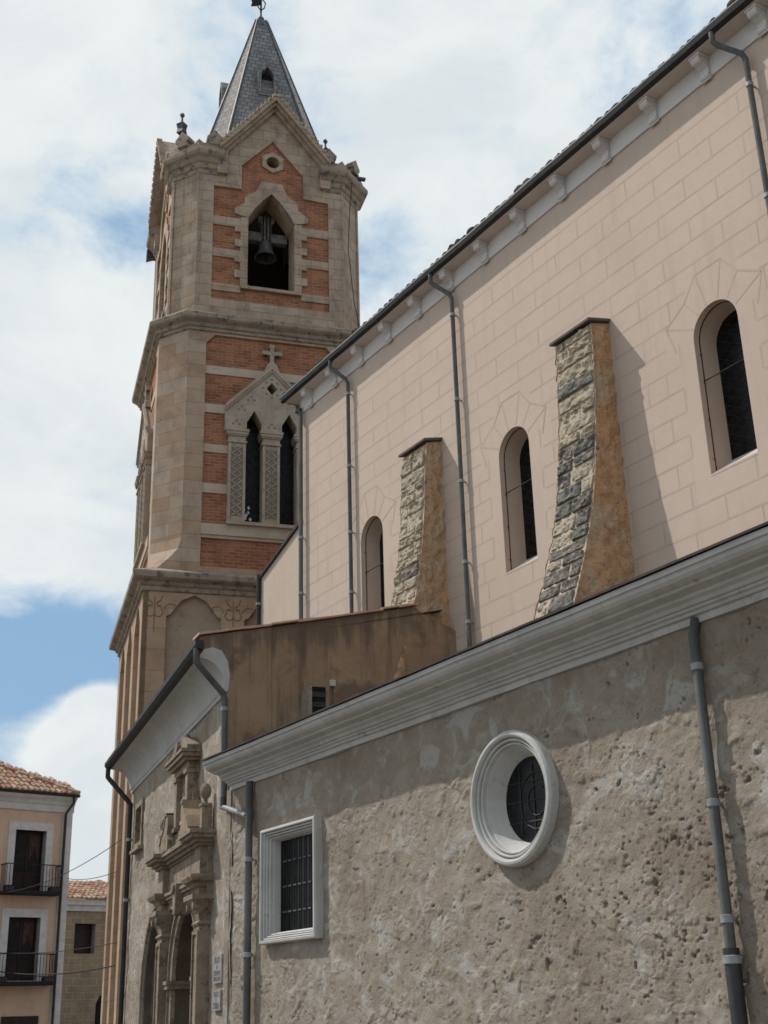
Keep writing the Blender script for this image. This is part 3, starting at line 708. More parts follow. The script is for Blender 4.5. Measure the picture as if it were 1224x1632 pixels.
# ================================================================== PORTAL WING
wing = thing('portal_wing', 'lower wing with rubble street front, deep grey cove eaves and brown stained end wall', 'church wing', PF, (5, 3, 0))
PC = 7.0                                                      # centre line of the portal
NI = (3.75, 1.62, 2.0)                                        # blind arch: centre, radius, springing
def niche(X, Z): return (np.abs(X - NI[0]) < NI[1]) & (Z < NI[2] + np.sqrt(np.clip(NI[1] ** 2 - (X - NI[0]) ** 2, 0, None)) * 1.05)
def doorhole(X, Z): return (np.abs(X - PC) < 1.12) & (Z < 2.25 + np.sqrt(np.clip(1.12 ** 2 - (X - PC) ** 2, 0, None)))
def wing_relief(X, Z):
    dens = -0.15 + 0.75 * sstep(3.4, 4.6, Z) * sstep(6.6, 5.2, Z) + 0.8 * (fbm(X * 0.9, Z * 1.1, 19, 2) - 0.5)
    return aisle_relief(X * 0.8 + 40.0, Z * 0.8 + 7, dens)
xs = np.arange(0.0, 10.38, 0.026); zs = np.arange(0.9, 6.62, 0.026)
relief_wall('front_wall', M['rubble'], wing, PF, xs, zs, wing_relief, lambda X, Z: niche(X, Z) | doorhole(X, Z) | ((X > 0.72) & (X < 1.50) & (Z > 5.22) & (Z < 5.98)) | ((X > 9.80) & (Z > 5.15)))
b = MB(PF)
b.box(0, 10.2, 1.25, 1.3, 0, 6.6)
for x0, x1 in ((0, 2.13), (5.37, 5.88), (8.12, 10.26)): b.add([(x0, 0, 0), (x1, 0, 0), (x1, 0, 0.95), (x0, 0, 0.95)], [(0, 1, 2, 3)])
b.build('wall_base', M['rubble'], wing)
# blind arch: reveal, back and a ring of cut stone
b = MB(PF)
def nar(r, y, dz=0.0): return [(NI[0] - r, y, 0)] + [(NI[0] - r * math.cos(R_(a)), y, NI[2] + r * 1.05 * math.sin(R_(a))) for a in range(0, 181, 6)] + [(NI[0] + r, y, 0)]
b.loft([nar(NI[1] + 0.10, -0.012), nar(NI[1] - 0.02, -0.014), nar(NI[1] - 0.04, 0.03), nar(NI[1] - 0.06, 0.05)], False)
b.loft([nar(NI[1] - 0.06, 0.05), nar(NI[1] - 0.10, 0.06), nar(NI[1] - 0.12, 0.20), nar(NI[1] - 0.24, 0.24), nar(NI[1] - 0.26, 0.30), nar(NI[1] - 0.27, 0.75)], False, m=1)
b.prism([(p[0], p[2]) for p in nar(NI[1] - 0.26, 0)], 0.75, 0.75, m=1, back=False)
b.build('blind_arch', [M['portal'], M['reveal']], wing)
# small window
b = MB(PF); b.loft([rect_ring(0.60, 1.62, 5.10, 6.10, i, y) for i, y in ((0, 0.05), (0, -0.05), (0.12, -0.05), (0.13, 0.22))])
w = b.build('small_window', M['portal'], wing)
b = MB(PF); b.box(0.72, 1.5, 0.2, 0.22, 5.2, 6.0); b.build('glass', M['glass'], w)
b = MB(PF); b.box(0.52, 1.70, -0.12, 0.02, 5.03, 5.10); b.build('sill', M['portal'], w)
# cove cornice and gutter
def cove(n=10): return [(-0.50 + 0.46 * math.cos(R_(90.0 * i / n)) - 0.0, 6.60 + 0.40 * math.sin(R_(90.0 * i / n))) for i in range(n + 1)]
CV = [(0.05, 6.50), (-0.03, 6.50), (-0.035, 6.56), (-0.055, 6.58)] + [(-0.06 - 0.42 * (1 - math.cos(R_(9.0 * i))), 6.60 + 0.44 * math.sin(R_(9.0 * i))) for i in range(11)] + [(-0.50, 7.05), (-0.50, 7.09), (0.05, 7.12)]
b = MB(PF); b.sweepx(CV, -0.35, 9.79, segs=4); b.build('cove_cornice', M['grey_plaster'], wing, smooth=30)
b = MB(PF); b.sweepx([(-0.50, 7.05), (-0.53, 7.04), (-0.60, 7.06), (-0.645, 7.12), (-0.65, 7.19), (-0.635, 7.195), (-0.52, 7.195)], -0.45, 10.36); b.build('gutter', M['gutter'], wing)
b = MB(PF)
b.add([(-0.45, -0.53, 7.20), (9.80, -0.53, 7.20), (9.60, 3.9, 8.26), (-0.45, 3.9, 8.26)], [(0, 1, 2, 3)])
x = -0.35
while x < 9.75:
    j = random.uniform(-0.01, 0.01); pr = [(x + j + 0.085 * math.cos(R_(a)), 7.205 + 0.06 * math.sin(R_(a))) for a in range(0, 181, 30)]
    b.loft([[(px, -0.60 + random.uniform(-.02, .02), pz) for px, pz in pr], [(px, 0.2, pz + 0.19) for px, pz in pr]], False, (True, False)); x += 0.20
b.build('roof', M['tile_dark'], wing)
# brown end wall, square to the street front, back to the nave
b = MB(BF)
b.prism([(0.73, 4.9), (4.14, 4.9), (4.14, 7.90), (3.50, 8.16), (3.36, 8.27), (0.73, 7.66)], 0.0, 0.30)
b.prism([(0.0, 4.9), (0.727, 4.9), (0.727, 7.655), (-0.46, 7.40), (-0.46, 7.16), (-0.26, 7.22), (-0.12, 7.17), (-0.02, 7.02), (0.02, 6.78), (0.0, 6.62)], -0.025, 0.30)
b.build('end_wall', M['brown'], wing)
b = MB(BF)   # plastered end of the cove on the end wall
b.prism([(0.0, 6.52), (0.028, 6.78), (-0.012, 7.02), (-0.115, 7.18), (-0.26, 7.23), (-0.46, 7.17), (-0.49, 7.06), (-0.47, 7.04)] + [(-0.06 - 0.42 * (1 - math.cos(R_(9.0 * i))), 6.60 + 0.44 * math.sin(R_(9.0 * i))) for i in range(9, -1, -1)] + [(-0.03, 6.52)], -0.032, 0.02)
b.build('cornice_end', M['grey_plaster'], wing)
b = MB(BF)   # coping tiles
ys = [-0.48, -0.02, 0.30, 0.74, 1.22, 1.75, 2.25, 2.75, 3.08, 3.40]
for i, (a, c_) in enumerate(zip(ys, ys[1:])):
    f = lambda t: 7.40 + (t + 0.46) * (0.256 / 1.19) if t < 0.73 else 7.66 + (t - 0.73) * (0.61 / 2.63)
    k_ = random.uniform(0.0, 0.035)
    b.prism([(a - 0.03, f(a) + 0.0 + k_), (c_, f(c_) + 0.005 + k_), (c_, f(c_) + 0.035 + k_), (a - 0.03, f(a) + 0.03 + k_ + random.uniform(-0.01, 0.02))], -0.045 - random.uniform(0, 0.035), 0.34)
b.build('coping', M['coping'], wing)
b = MB(BF)
b.loft([[(p, -y, q) for p, q in ((1.28 + i, 5.6 + i), (1.74 - i, 5.6 + i), (1.74 - i, 6.76 - i), (1.28 + i, 6.76 - i))] for i, y in ((0, 0), (0, 0.03), (0.06, 0.03), (0.065, 0.004))])
w = b.build('vent_window', M['brown'], wing)
b = MB(BF); b.box(1.34, 1.68, -0.006, 0.05, 5.66, 6.70); b.build('glass', M['glass'], w)
b = MB(BF)
for z in (5.9, 6.07, 6.24, 6.41, 6.58): b.add([(1.345, -0.010, z + 0.04), (1.675, -0.010, z + 0.04), (1.675, -0.026, z - 0.05), (1.345, -0.026, z - 0.05)], [(0, 1, 2, 3)])
b.build('louvre', M['gutter'], w)
b = MB(BF); b.box(1.745, 1.845, -0.07, -0.002, 6.72, 6.83); o = b.build('junction_box', M['whiter'], wing, bevel=0.01)
b = MB(BF); b.tube([(1.80, -0.012, 6.72), (1.81, -0.012, 5.2)], 0.008, 6); b.build('conduit', M['zinc'], o)
# downpipes
A_ = (10.05, -0.075)
pipe('downpipe', PF, [(10.24, -0.60, 7.08), (10.24, -0.60, 6.88), (10.22, -0.56, 6.82), (9.94, -0.11, 6.46), (9.93, -0.07, 6.36), (9.97, -0.07, 5.5), (10.05, -0.075, 4.78)], 0.052, wing, M['zinc'], (6.2, 5.3))
q = PF.w((10.05, -0.075, 4.80)) - LN.O; q = (q.dot(LN.ex), q.dot(LN.ey), 4.80)
pipe('downpipe', LN, [q, (q[0], q[1], 4.66)], 0.060, wing, M['cast'])
pipe('downpipe', LN, [(q[0] - 0.04, q[1] - 0.02, 4.66), (q[0] + 0.10, q[1], 4.62), (-17.10, -0.13, 4.38)], 0.042, wing, M['pale_zinc'])
pipe('downpipe', PF, [(-0.28, -0.58, 7.06), (-0.28, -0.58, 6.86), (-0.26, -0.54, 6.80), (0.10, -0.16, 6.28), (0.12, -0.085, 6.18), (0.12, -0.085, 0.1)], 0.055, wing, M['gutter'], (5.4, 4.1))

# ================================================================== STONE PORTAL
portal = thing('stone_portal', 'carved limestone church doorway with pilasters, broken pediment and niche', 'doorway', PF, (PC, 0, 0))
YP = -0.19
for xc in (5.30, 8.72):
    b = MB(PF)
    b.box(xc - 0.22, xc + 0.22, YP, 0.0, 0.0, 3.02)
    for e in (-1, 1): b.box(xc + e * 0.19 - 0.03, xc + e * 0.19 + 0.03, YP - 0.03, YP + 0.01, 0.9, 2.92)
    b.box(xc - 0.16, xc + 0.16, YP - 0.03, YP + 0.01, 2.86, 2.92)
    b.box(xc - 0.27, xc + 0.27, YP - 0.05, 0.0, 0.0, 0.9)
    p = b.build('pilaster', M['portal'], portal, bevel=0.01)
    b = MB(PF); rect = lambda e, z: [(xc - 0.22 - e, YP - e, z), (xc + 0.22 + e, YP - e, z), (xc + 0.22 + e, 0.01, z), (xc - 0.22 - e, 0.01, z)]
    b.loft([rect(0.02, 3.0), rect(0.035, 3.03), rect(0.0, 3.07), rect(0.02, 3.16), rect(0.07, 3.27), rect(0.12, 3.34), rect(0.13, 3.36), rect(0.15, 3.38), rect(0.15, 3.46)], True, (True, True))
    for e in (-1, 1): b.lathe((xc + e * 0.24, YP - 0.07, 3.28), [(0.001, -0.06), (0.06, -0.05), (0.07, 0), (0.06, 0.05)], 10, 'y')
    b.build('capital', M['portal'], p)
    b = MB(PF); b.loft([rect(0.03, 3.46), rect(0.03, 3.56), rect(0.07, 3.58), rect(0.09, 3.63), rect(0.16, 3.66), rect(0.19, 3.72), rect(0.19, 3.755), rect(0.03, 3.76)], True, (True, True))
    b.build('impost_block', M['portal'], p)
# frieze and cornice, broken forward over the pilasters
b = MB(PF)
b.box(4.98, 9.04, -0.10, 0.0, 3.46, 4.22)
for xc in (5.30, 8.72): b.box(xc - 0.25, xc + 0.25, YP - 0.02, -0.09, 3.75, 4.22)
sl = lambda x0, x1, y, z0, z1: b.box(x0, x1, y, 0.0, z0, z1)
for x0, x1 in ((4.98, 5.60), (8.42, 9.04)):
    for e, z0, z1 in ((0.03, 4.20, 4.25), (0.09, 4.25, 4.31), (0.17, 4.31, 4.37), (0.21, 4.37, 4.44)): sl(x0 - e, x1 + e, YP - 0.04 - e, z0, z1)
for e, z0, z1 in ((0.03, 4.205, 4.245), (0.09, 4.245, 4.305), (0.15, 4.305, 4.365), (0.19, 4.365, 4.435)): sl(5.3, 8.7, -0.10 - e, z0, z1)
for e, z0, z1 in ((0.02, 3.58, 3.63), (0.07, 3.63, 3.69), (0.10, 3.69, 3.74)): sl(5.5, 6.85, -0.10 - e, z0, z1); sl(7.15, 8.5, -0.10 - e, z0, z1)
b.build('entablature', M['portal'], portal, bevel=0.012)
# arch
b = MB(PF)
def da(r, y): return [(PC - r, y, 0)] + [(PC - r * math.cos(R_(a)), y, 2.25 + r * math.sin(R_(a))) for a in range(0, 181, 6)] + [(PC + r, y, 0)]
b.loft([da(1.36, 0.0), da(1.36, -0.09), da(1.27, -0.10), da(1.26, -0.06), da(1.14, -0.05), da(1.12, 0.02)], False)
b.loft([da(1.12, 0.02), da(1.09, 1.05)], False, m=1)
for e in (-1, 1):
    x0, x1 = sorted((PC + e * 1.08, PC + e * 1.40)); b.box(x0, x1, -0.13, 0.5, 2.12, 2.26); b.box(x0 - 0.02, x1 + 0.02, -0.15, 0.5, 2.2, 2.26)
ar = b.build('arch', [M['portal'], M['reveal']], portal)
b = MB(PF); b.prism([(PC - 0.10, 3.28), (PC + 0.10, 3.28), (PC + 0.15, 3.80), (PC - 0.15, 3.80)], -0.26, 0.0)
b.lathe((PC, -0.26, 3.72), [(0.001, -0.05), (0.09, -0.04), (0.10, 0.04), (0.001, 0.05)], 12, 'y')
b.build('keystone', M['portal'], ar, bevel=0.02)
b = MB(PF)
b.prism([(p[0], p[2]) for p in da(1.11, 0)], 1.0, 1.06)
for i in range(-4, 5): b.box(PC + i * 0.24 - 0.01, PC + i * 0.24 + 0.01, 0.97, 1.005, 0.1, 2.4)
dr = b.build('door', M['door'], portal)
b = MB(PF); b.lathe((PC + 0.2, 0.97, 1.2), [(0.001, -0.03), (0.05, -0.02), (0.05, 0.02)], 12, 'y'); b.build('handle', M['iron'], dr)
# pedestals with balls
for xc in (5.10, 8.94):
    b = MB(PF); y = -0.14
    b.box(xc - 0.08, xc + 0.08, y - 0.07, y + 0.10, 4.44, 4.86); b.box(xc - 0.095, xc + 0.095, y - 0.085, y + 0.10, 4.44, 4.49); b.box(xc - 0.095, xc + 0.095, y - 0.085, y + 0.10, 4.82, 4.87)
    p = b.build('pedestal', M['portal'], portal, bevel=0.01)
    b = MB(PF); b.lathe((xc, y, 4.87), [(0.05, 0), (0.035, 0.03), (0.03, 0.07), (0.06, 0.10), (0.088, 0.15), (0.094, 0.20), (0.085, 0.26), (0.05, 0.31), (0.015, 0.33), (0.001, 0.34)], 16, 'z')
    b.build('ball', M['portal'], p, smooth=60)
# broken pediment halves
for e in (-1, 1):
    pr = [(1.42, 4.44), (0.62, 4.44), (0.60, 4.62), (0.70, 4.72), (0.62, 4.86), (0.66, 5.06), (0.86, 5.07), (0.93, 4.92), (1.10, 4.78), (1.22, 4.76), (1.40, 4.55)]
    b = MB(PF); b.prism([(PC + e * u, z) for u, z in pr], -0.30, 0.0)
    top = pr[5:]
    b.loft([[(PC + e * u, -0.315, z - 0.02), (PC + e * u, -0.32, z + 0.03), (PC + e * u, 0.0, z + 0.03)] for u, z in top], False)
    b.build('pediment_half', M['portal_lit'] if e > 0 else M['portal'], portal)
# niche above
b = MB(PF)
b.box(6.36, 7.64, -0.16, 0.0, 4.435, 4.72)
for e in (-1, 1):
    x0, x1 = sorted((PC + e * 0.40, PC + e * 0.62)); b.box(x0, x1, -0.20, 0.0, 4.72, 5.68); b.box(x0 - 0.03, x1 + 0.03, -0.23, 0.0, 5.60, 5.68); b.box(x0 - 0.03, x1 + 0.03, -0.23, 0.0, 4.72, 4.80)
    b.prism([(PC + e * 0.62, 4.72), (PC + e * 0.92, 4.72), (PC + e * 0.90, 4.86), (PC + e * 0.76, 4.95), (PC + e * 0.72, 5.15), (PC + e * 0.62, 5.30)], -0.12, 0.0)
hl = [(PC - 0.40, 4.72), (PC + 0.40, 4.72), (PC + 0.40, 5.68), (PC - 0.40, 5.68)]
b.prism(hl, -0.10, 0.0, [archpts(PC, 0.28, 4.78, 5.25, 10)], back=False)
for e, z0, z1 in ((0.0, 5.68, 5.80), (0.07, 5.80, 5.86), (0.13, 5.86, 5.93), (0.16, 5.93, 5.99)): b.box(PC - 0.66 - e, PC + 0.66 + e, -0.20 - e, 0.0, z0, z1)
for e in (-1, 1): b.prism([(PC + e * 0.80, 5.99), (PC + e * 0.80, 6.06), (PC + e * 0.22, 6.30), (PC + e * 0.16, 6.20), (PC + e * 0.28, 6.08), (PC + e * 0.26, 5.99)], -0.26, 0.0)
ni = b.build('niche', M['portal'], portal, bevel=0.008)
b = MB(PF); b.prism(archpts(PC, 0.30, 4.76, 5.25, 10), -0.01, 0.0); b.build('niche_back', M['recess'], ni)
b = MB(PF); b.lathe((PC, -0.10, 5.99), [(0.08, 0), (0.05, 0.08), (0.09, 0.16), (0.11, 0.24), (0.08, 0.33), (0.02, 0.40), (0.001, 0.41)], 12, 'z'); b.build('finial', M['portal'], ni, smooth=60)
b = MB(PF)   # small draped figure in the niche
b.lathe((PC, -0.07, 4.79), [(0.001, 0), (0.13, 0.0), (0.12, 0.06), (0.09, 0.10), (0.11, 0.16), (0.10, 0.34), (0.11, 0.44), (0.05, 0.50), (0.035, 0.52), (0.06, 0.57), (0.055, 0.63), (0.001, 0.67)], 12, 'z')
b.build('carved_figure', M['carved'], ni, smooth=60)

# ================================================================== BELL TOWER
S = 6.3; TC = S / 2
tower = thing('bell_tower', 'tall square brick and limestone bell tower with octagonal slate spire', 'bell tower', TF, (TC, TC, 0))
def face_xf(k):
    def f(p):
        u, d, z = p; x, y = u - TC, d - TC
        for _ in range(k): x, y = y, -x
        return (x + TC, y + TC, z)
    return f
def octa(e, c, z):
    a, q = e, S - e
    return [(a + c, a, z), (q - c, a, z), (q, a + c, z), (q, q - c, z), (q - c, q, z), (a + c, q, z), (a, q - c, z), (a, a + c, z)]
def sq(e, z): return [(e, e, z), (S - e, e, z), (S - e, S - e, z), (e, S - e, z)]
# k=0 front, 1 ... three other sides

def blind_head(xc, hw, z0):      # stepped, pointed head of a blind panel
    return [(xc - hw, 0.6), (xc + hw, 0.6), (xc + hw, z0), (xc + hw - 0.10, z0 + 0.05), (xc + 0.38, z0 + 0.32), (xc + 0.30, z0 + 0.42), (xc, z0 + 0.56), (xc - 0.30, z0 + 0.42), (xc - 0.38, z0 + 0.32), (xc - hw + 0.10, z0 + 0.05), (xc - hw, z0)]
PANX = (1.24, 3.15, 5.06)
b = MB(TF)
for k in range(4):
    b.xf = face_xf(k)
    b.prism([(0, 0), (S, 0), (S, 11.4), (0, 11.4)], 0.0, 0.13, [blind_head(x, 0.67, 10.72) for x in PANX], back=False)
    for x in PANX: b.prism(blind_head(x, 0.67, 10.72), 0.13, 0.13, m=1, back=False)
b.xf = None
base = b.build('base_storey', [M['ashlar_low'], M['panel']], tower)
for k in (0, 3):                                              # incised ornament between the panels
    b = MB(TF, face_xf(k))
    for xc in (0.28, 2.20, 4.10, 6.02):
        y = -0.004
        b.tube([(xc, y, 10.30), (xc, y, 11.2)], 0.012, 5)
        for e in (-1, 1):
            b.tube([(xc, y, 10.82)] + [(xc + e * (0.10 + 0.10 * math.cos(R_(180 - a))), y, 10.80 + 0.11 * math.sin(R_(180 - a)) * -1 + 0.0) for a in range(30, 250, 30)], 0.013, 5)
            b.tube([(xc + e * 0.04, y, 11.02), (xc + e * 0.14, y, 11.10), (xc + e * 0.18, y, 11.22)], 0.016, 5)
            b.tube([(xc + e * 0.05, y, 10.98), (xc + e * 0.16, y, 10.96)], 0.018, 5)
    for x in PANX:                                            # small quarter-round spandrels
        for e in (-1, 1): b.tube([(x + e * (0.40 + 0.16 * (1 - math.cos(R_(a)))), -0.004, 10.92 + 0.16 * math.sin(R_(a)) - 0.05) for a in range(0, 181, 20)], 0.012, 5)
    b.build('incised_ornament', M['incised'], base)
b = MB(TF)
L1 = [(0, 11.32), (-0.05, 11.34), (-0.05, 11.44), (-0.10, 11.47), (-0.13, 11.54), (-0.23, 11.58), (-0.28, 11.62), (-0.29, 11.74), (-0.27, 11.78), (0.25, 12.02)]
b.loft([sq(e, z) for e, z in L1]); b.build('lower_ledge', M['weathered'], tower)

# middle storey
EM, CM = 0.20, 0.70
b = MB(TF)
BX0, BX1 = 1.38, S - 1.38
brick_out = [(BX0, 12.12), (BX1, 12.12), (BX1, 18.46), (BX1 - 0.24, 18.72), (BX0 + 0.24, 18.72), (BX0, 18.46)]
for k in range(4):
    b.xf = face_xf(k)
    b.prism([(EM + CM, 11.95), (S - EM - CM, 11.95), (S - EM - CM, 18.85), (EM + CM, 18.85)], EM, EM + 0.09, [brick_out], back=False)
    b.prism(brick_out, EM + 0.07, EM + 0.40, [[(2.40, 13.32), (3.90, 13.32), (3.90, 16.55), (3.15, 17.45), (2.40, 16.55)]], m=1, back=False)
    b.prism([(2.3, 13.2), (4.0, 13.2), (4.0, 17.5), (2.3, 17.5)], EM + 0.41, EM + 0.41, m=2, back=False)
    for z0, z1 in ((17.56, 17.80), (16.42, 16.67), (15.28, 15.51), (14.14, 14.40)):
        if z0 > 17.5: segs = [(BX0 - 0.01, 3.02), (3.28, BX1 + 0.01)]
        elif z0 > 16: segs = [(BX0 - 0.01, 2.05), (4.25, BX1 + 0.01)]
        else: segs = [(BX0 - 0.01, 2.06), (4.24, BX1 + 0.01)]
        for x0, x1 in segs: b.box(x0, x1, EM + 0.045, EM + 0.10, z0, z1, 3)
    b.box(BX0 - 0.01, BX1 + 0.01, EM - 0.03, EM + 0.10, 12.98, 13.27, 3); b.box(BX0 - 0.01, BX1 + 0.01, EM + 0.01, EM + 0.10, 12.90, 12.98, 3)
b.xf = None
for i in (1, 3, 5, 7):                                        # chamfered corners with broached feet
    for z0, z1, c0, c1 in ((12.85, 18.85, CM, CM), (12.55, 12.85, 0.62, CM), (12.30, 12.55, 0.42, 0.62), (11.98, 12.30, 0.10, 0.42)):
        r0, r1 = octa(EM, c0, z0), octa(EM, c1, z1); b.add([r0[i], r0[(i + 1) % 8], r1[(i + 1) % 8], r1[i]], [(0, 1, 2, 3)])
for k in range(4):
    b.xf = face_xf(k)
    for e in (-1, 1):
        u = lambda t: TC + e * (TC - EM - t)
        b.add([(u(CM), EM, 11.95), (u(CM), EM, 12.85), (u(0.62), EM, 12.55), (u(0.42), EM, 12.30), (u(0.10), EM, 11.98)], [(0, 1, 2, 3, 4)])
b.xf = None
b.build('middle_storey', [M['ashlar'], M['brick'], M['dark_in'], M['band']], tower)
# twin lancet window under a gable, on each side
def twin(k):
    X = face_xf(k); c = 3.15; b = MB(TF, X)
    out = [(c - 1.23, 15.90), (c - 0.68, 15.90), (c - 0.68, 16.16), (c - 0.47, 16.52), (c - 0.26, 16.16), (c - 0.26, 15.90), (c + 0.26, 15.90), (c + 0.26, 16.16), (c + 0.47, 16.52), (c + 0.68, 16.16), (c + 0.68, 15.90), (c + 1.23, 15.90), (c + 1.23, 16.58), (c, 17.84), (c - 1.23, 16.58)]
    dia = [(c, 17.04), (c + 0.15, 17.22), (c, 17.40), (c - 0.15, 17.22)]
    b.prism(out, EM - 0.10, EM + 0.36, [dia], back=False)
    for e in (-1, 1):                                         # raking mould
        p0, p1 = (c + e * 1.23, 16.58), (c, 17.84); d = Vector((p1[0] - p0[0], 0, p1[1] - p0[1])).normalized(); n = Vector((e * d.z * e, 0, 0)) 
        for a, o_, t in ((0.0, 0.17, 0.06), (0.09, 0.14, 0.05)):
            q0 = (p0[0] - 0.0, p0[1] - a); q1 = (p1[0], p1[1] - a)
            b.prism([(q0[0], q0[1] - t), (q1[0], q1[1] - t), (q1[0], q1[1] + t), (q0[0], q0[1] + t)], EM - o_, EM - 0.09)
        for u in (-0.26, -0.68, 0.26, 0.68):                  # mouldings round the lancet heads
            pass
    for cx in (c - 0.47, c + 0.47):
        r = [(cx - 0.24, 15.92), (cx - 0.24, 16.18), (cx, 16.58), (cx + 0.24, 16.18), (cx + 0.24, 15.92)]; r2 = [(cx - 0.20, 15.92), (cx - 0.20, 16.15), (cx, 16.50), (cx + 0.20, 16.15), (cx + 0.20, 15.92)]
        b.prism(r + r2[::-1], EM - 0.135, EM - 0.09)
    for sx, sz in ((0.24, 0), (-0.24, 0), (0, 0.27), (0, -0.27), (0.15, 0.17), (-0.15, 0.17), (0.15, -0.17), (-0.15, -0.17)):
        b.box(c + sx - 0.03, c + sx + 0.03, EM - 0.103, EM - 0.098, 17.22 + sz - 0.03, 17.22 + sz + 0.03, 1)
    for tx, tz in ((c - 0.94, 16.12), (c + 0.94, 16.12), (c, 16.10), (c - 0.55, 16.85), (c + 0.55, 16.85), (c - 0.8, 16.55), (c + 0.8, 16.55)):   # carved trefoil marks
        for ux, uz in ((0, 0.06), (-0.08, -0.03), (0.08, -0.03)): b.box(tx + ux - 0.035, tx + ux + 0.035, EM - 0.103, EM - 0.098, tz + uz - 0.03, tz + uz + 0.03, 1)
    w = b.build('twin_window', [M['carved'], M['recess']], tower)
    b = MB(TF, X); b.box(c - 1.15, c + 1.15, EM - 0.12, EM + 0.3, 13.27, 13.36); b.build('sill', M['carved'], w)
    for cx in (c - 0.905, c, c + 0.905):
        b = MB(TF, X); hw = 0.225
        b.box(cx - hw, cx + hw, EM - 0.08, EM + 0.34, 13.30, 15.62, 0)
        b.box(cx - hw + 0.07, cx + hw - 0.07, EM - 0.083, EM - 0.078, 13.50, 15.45, 1)
        for e in (-1, 1): b.box(*sorted((cx + e * (hw - 0.07), cx + e * hw)), EM - 0.105, EM - 0.079, 13.36, 15.55, 0)
        n = 10; st = 1.95 / n
        for i in range(n):                                    # carved lattice
            z = 13.50 + i * st
            for e in (-1, 1):
                b.prism([(cx - e * 0.145, z), (cx - e * 0.105, z), (cx + e * 0.155, z + st), (cx + e * 0.115, z + st)], EM - 0.10, EM - 0.08, m=0)
            b.box(cx - 0.02, cx + 0.02, EM - 0.102, EM - 0.08, z + st * 0.5 - 0.02, z + st * 0.5 + 0.02, 1)
        for e, z0, z1 in ((0.03, 15.55, 15.60), (0.0, 15.60, 15.74), (0.035, 15.74, 15.78), (0.06, 15.78, 15.86), (0.08, 15.86, 15.93)): b.box(cx - hw - e, cx + hw + e, EM - 0.10 - e, EM + 0.30, z0, z1, 0)
        b.build('pillar', [M['carved'], M['recess']], w)
    for j, cx in enumerate((c - 0.47, c + 0.47)):
        b = MB(TF, X); b.prism([(cx - 0.26, 13.3), (cx + 0.26, 13.3), (cx + 0.26, 16.2), (cx, 16.6), (cx - 0.26, 16.2)], EM + 0.33, EM + 0.34)
        g = b.build('glass', M['glass'], w)
        b = MB(TF, X)
        for i in range(-2, 10):
            z = 13.4 + i * 0.30
            for e in (-1, 1): b.tube([(cx - e * 0.22, EM + 0.322, z), (cx + e * 0.22, EM + 0.322, z + 0.6)], 0.007, 4)
        b.build('leading', M['lead'], g)
        if j == 0 and k == 0:
            b = MB(TF, X)
            for px, pz in ((-0.12, 13.62), (-0.05, 13.78), (-0.15, 13.86), (0.01, 13.60), (-0.08, 13.48), (-0.10, 13.70), (-0.04, 13.92)):
                b.prism([(cx + px, pz - 0.06), (cx + px + 0.04, pz), (cx + px, pz + 0.06), (cx + px - 0.04, pz)], EM + 0.324, EM + 0.329)
            b.build('sky_glimpse_pane', M['sky_glimpse_pane'], g)
    b = MB(TF, X)                                             # cross on the gable
    b.box(c - 0.05, c + 0.05, EM - 0.10, EM + 0.02, 17.86, 18.48); b.box(c - 0.19, c + 0.19, EM - 0.10, EM + 0.02, 18.24, 18.35)
    for px, pz in ((c, 18.5), (c - 0.2, 18.295), (c + 0.2, 18.295)): b.box(px - 0.07, px + 0.07, EM - 0.11, EM + 0.01, pz - 0.055, pz + 0.055)
    b.prism([(c - 0.22, 17.72), (c - 0.12, 17.95), (c - 0.05, 18.02), (c + 0.05, 18.02), (c + 0.12, 17.95), (c + 0.22, 17.72)], EM - 0.11, EM + 0.02)
    b.build('cross', M['carved'], w)
for k in range(4): twin(k)
b = MB(TF)
L2 = [(0, 18.78), (0.05, 18.80), (0.05, 18.88), (0.10, 18.90), (0.13, 18.98), (0.24, 19.04), (0.28, 19.08), (0.29, 19.20), (0.26, 19.25), (-0.30, 19.48)]
b.loft([octa(EM - o_, CM + 0.586 * o_, z) for o_, z in L2]); b.build('upper_ledge', M['weathered'], tower)

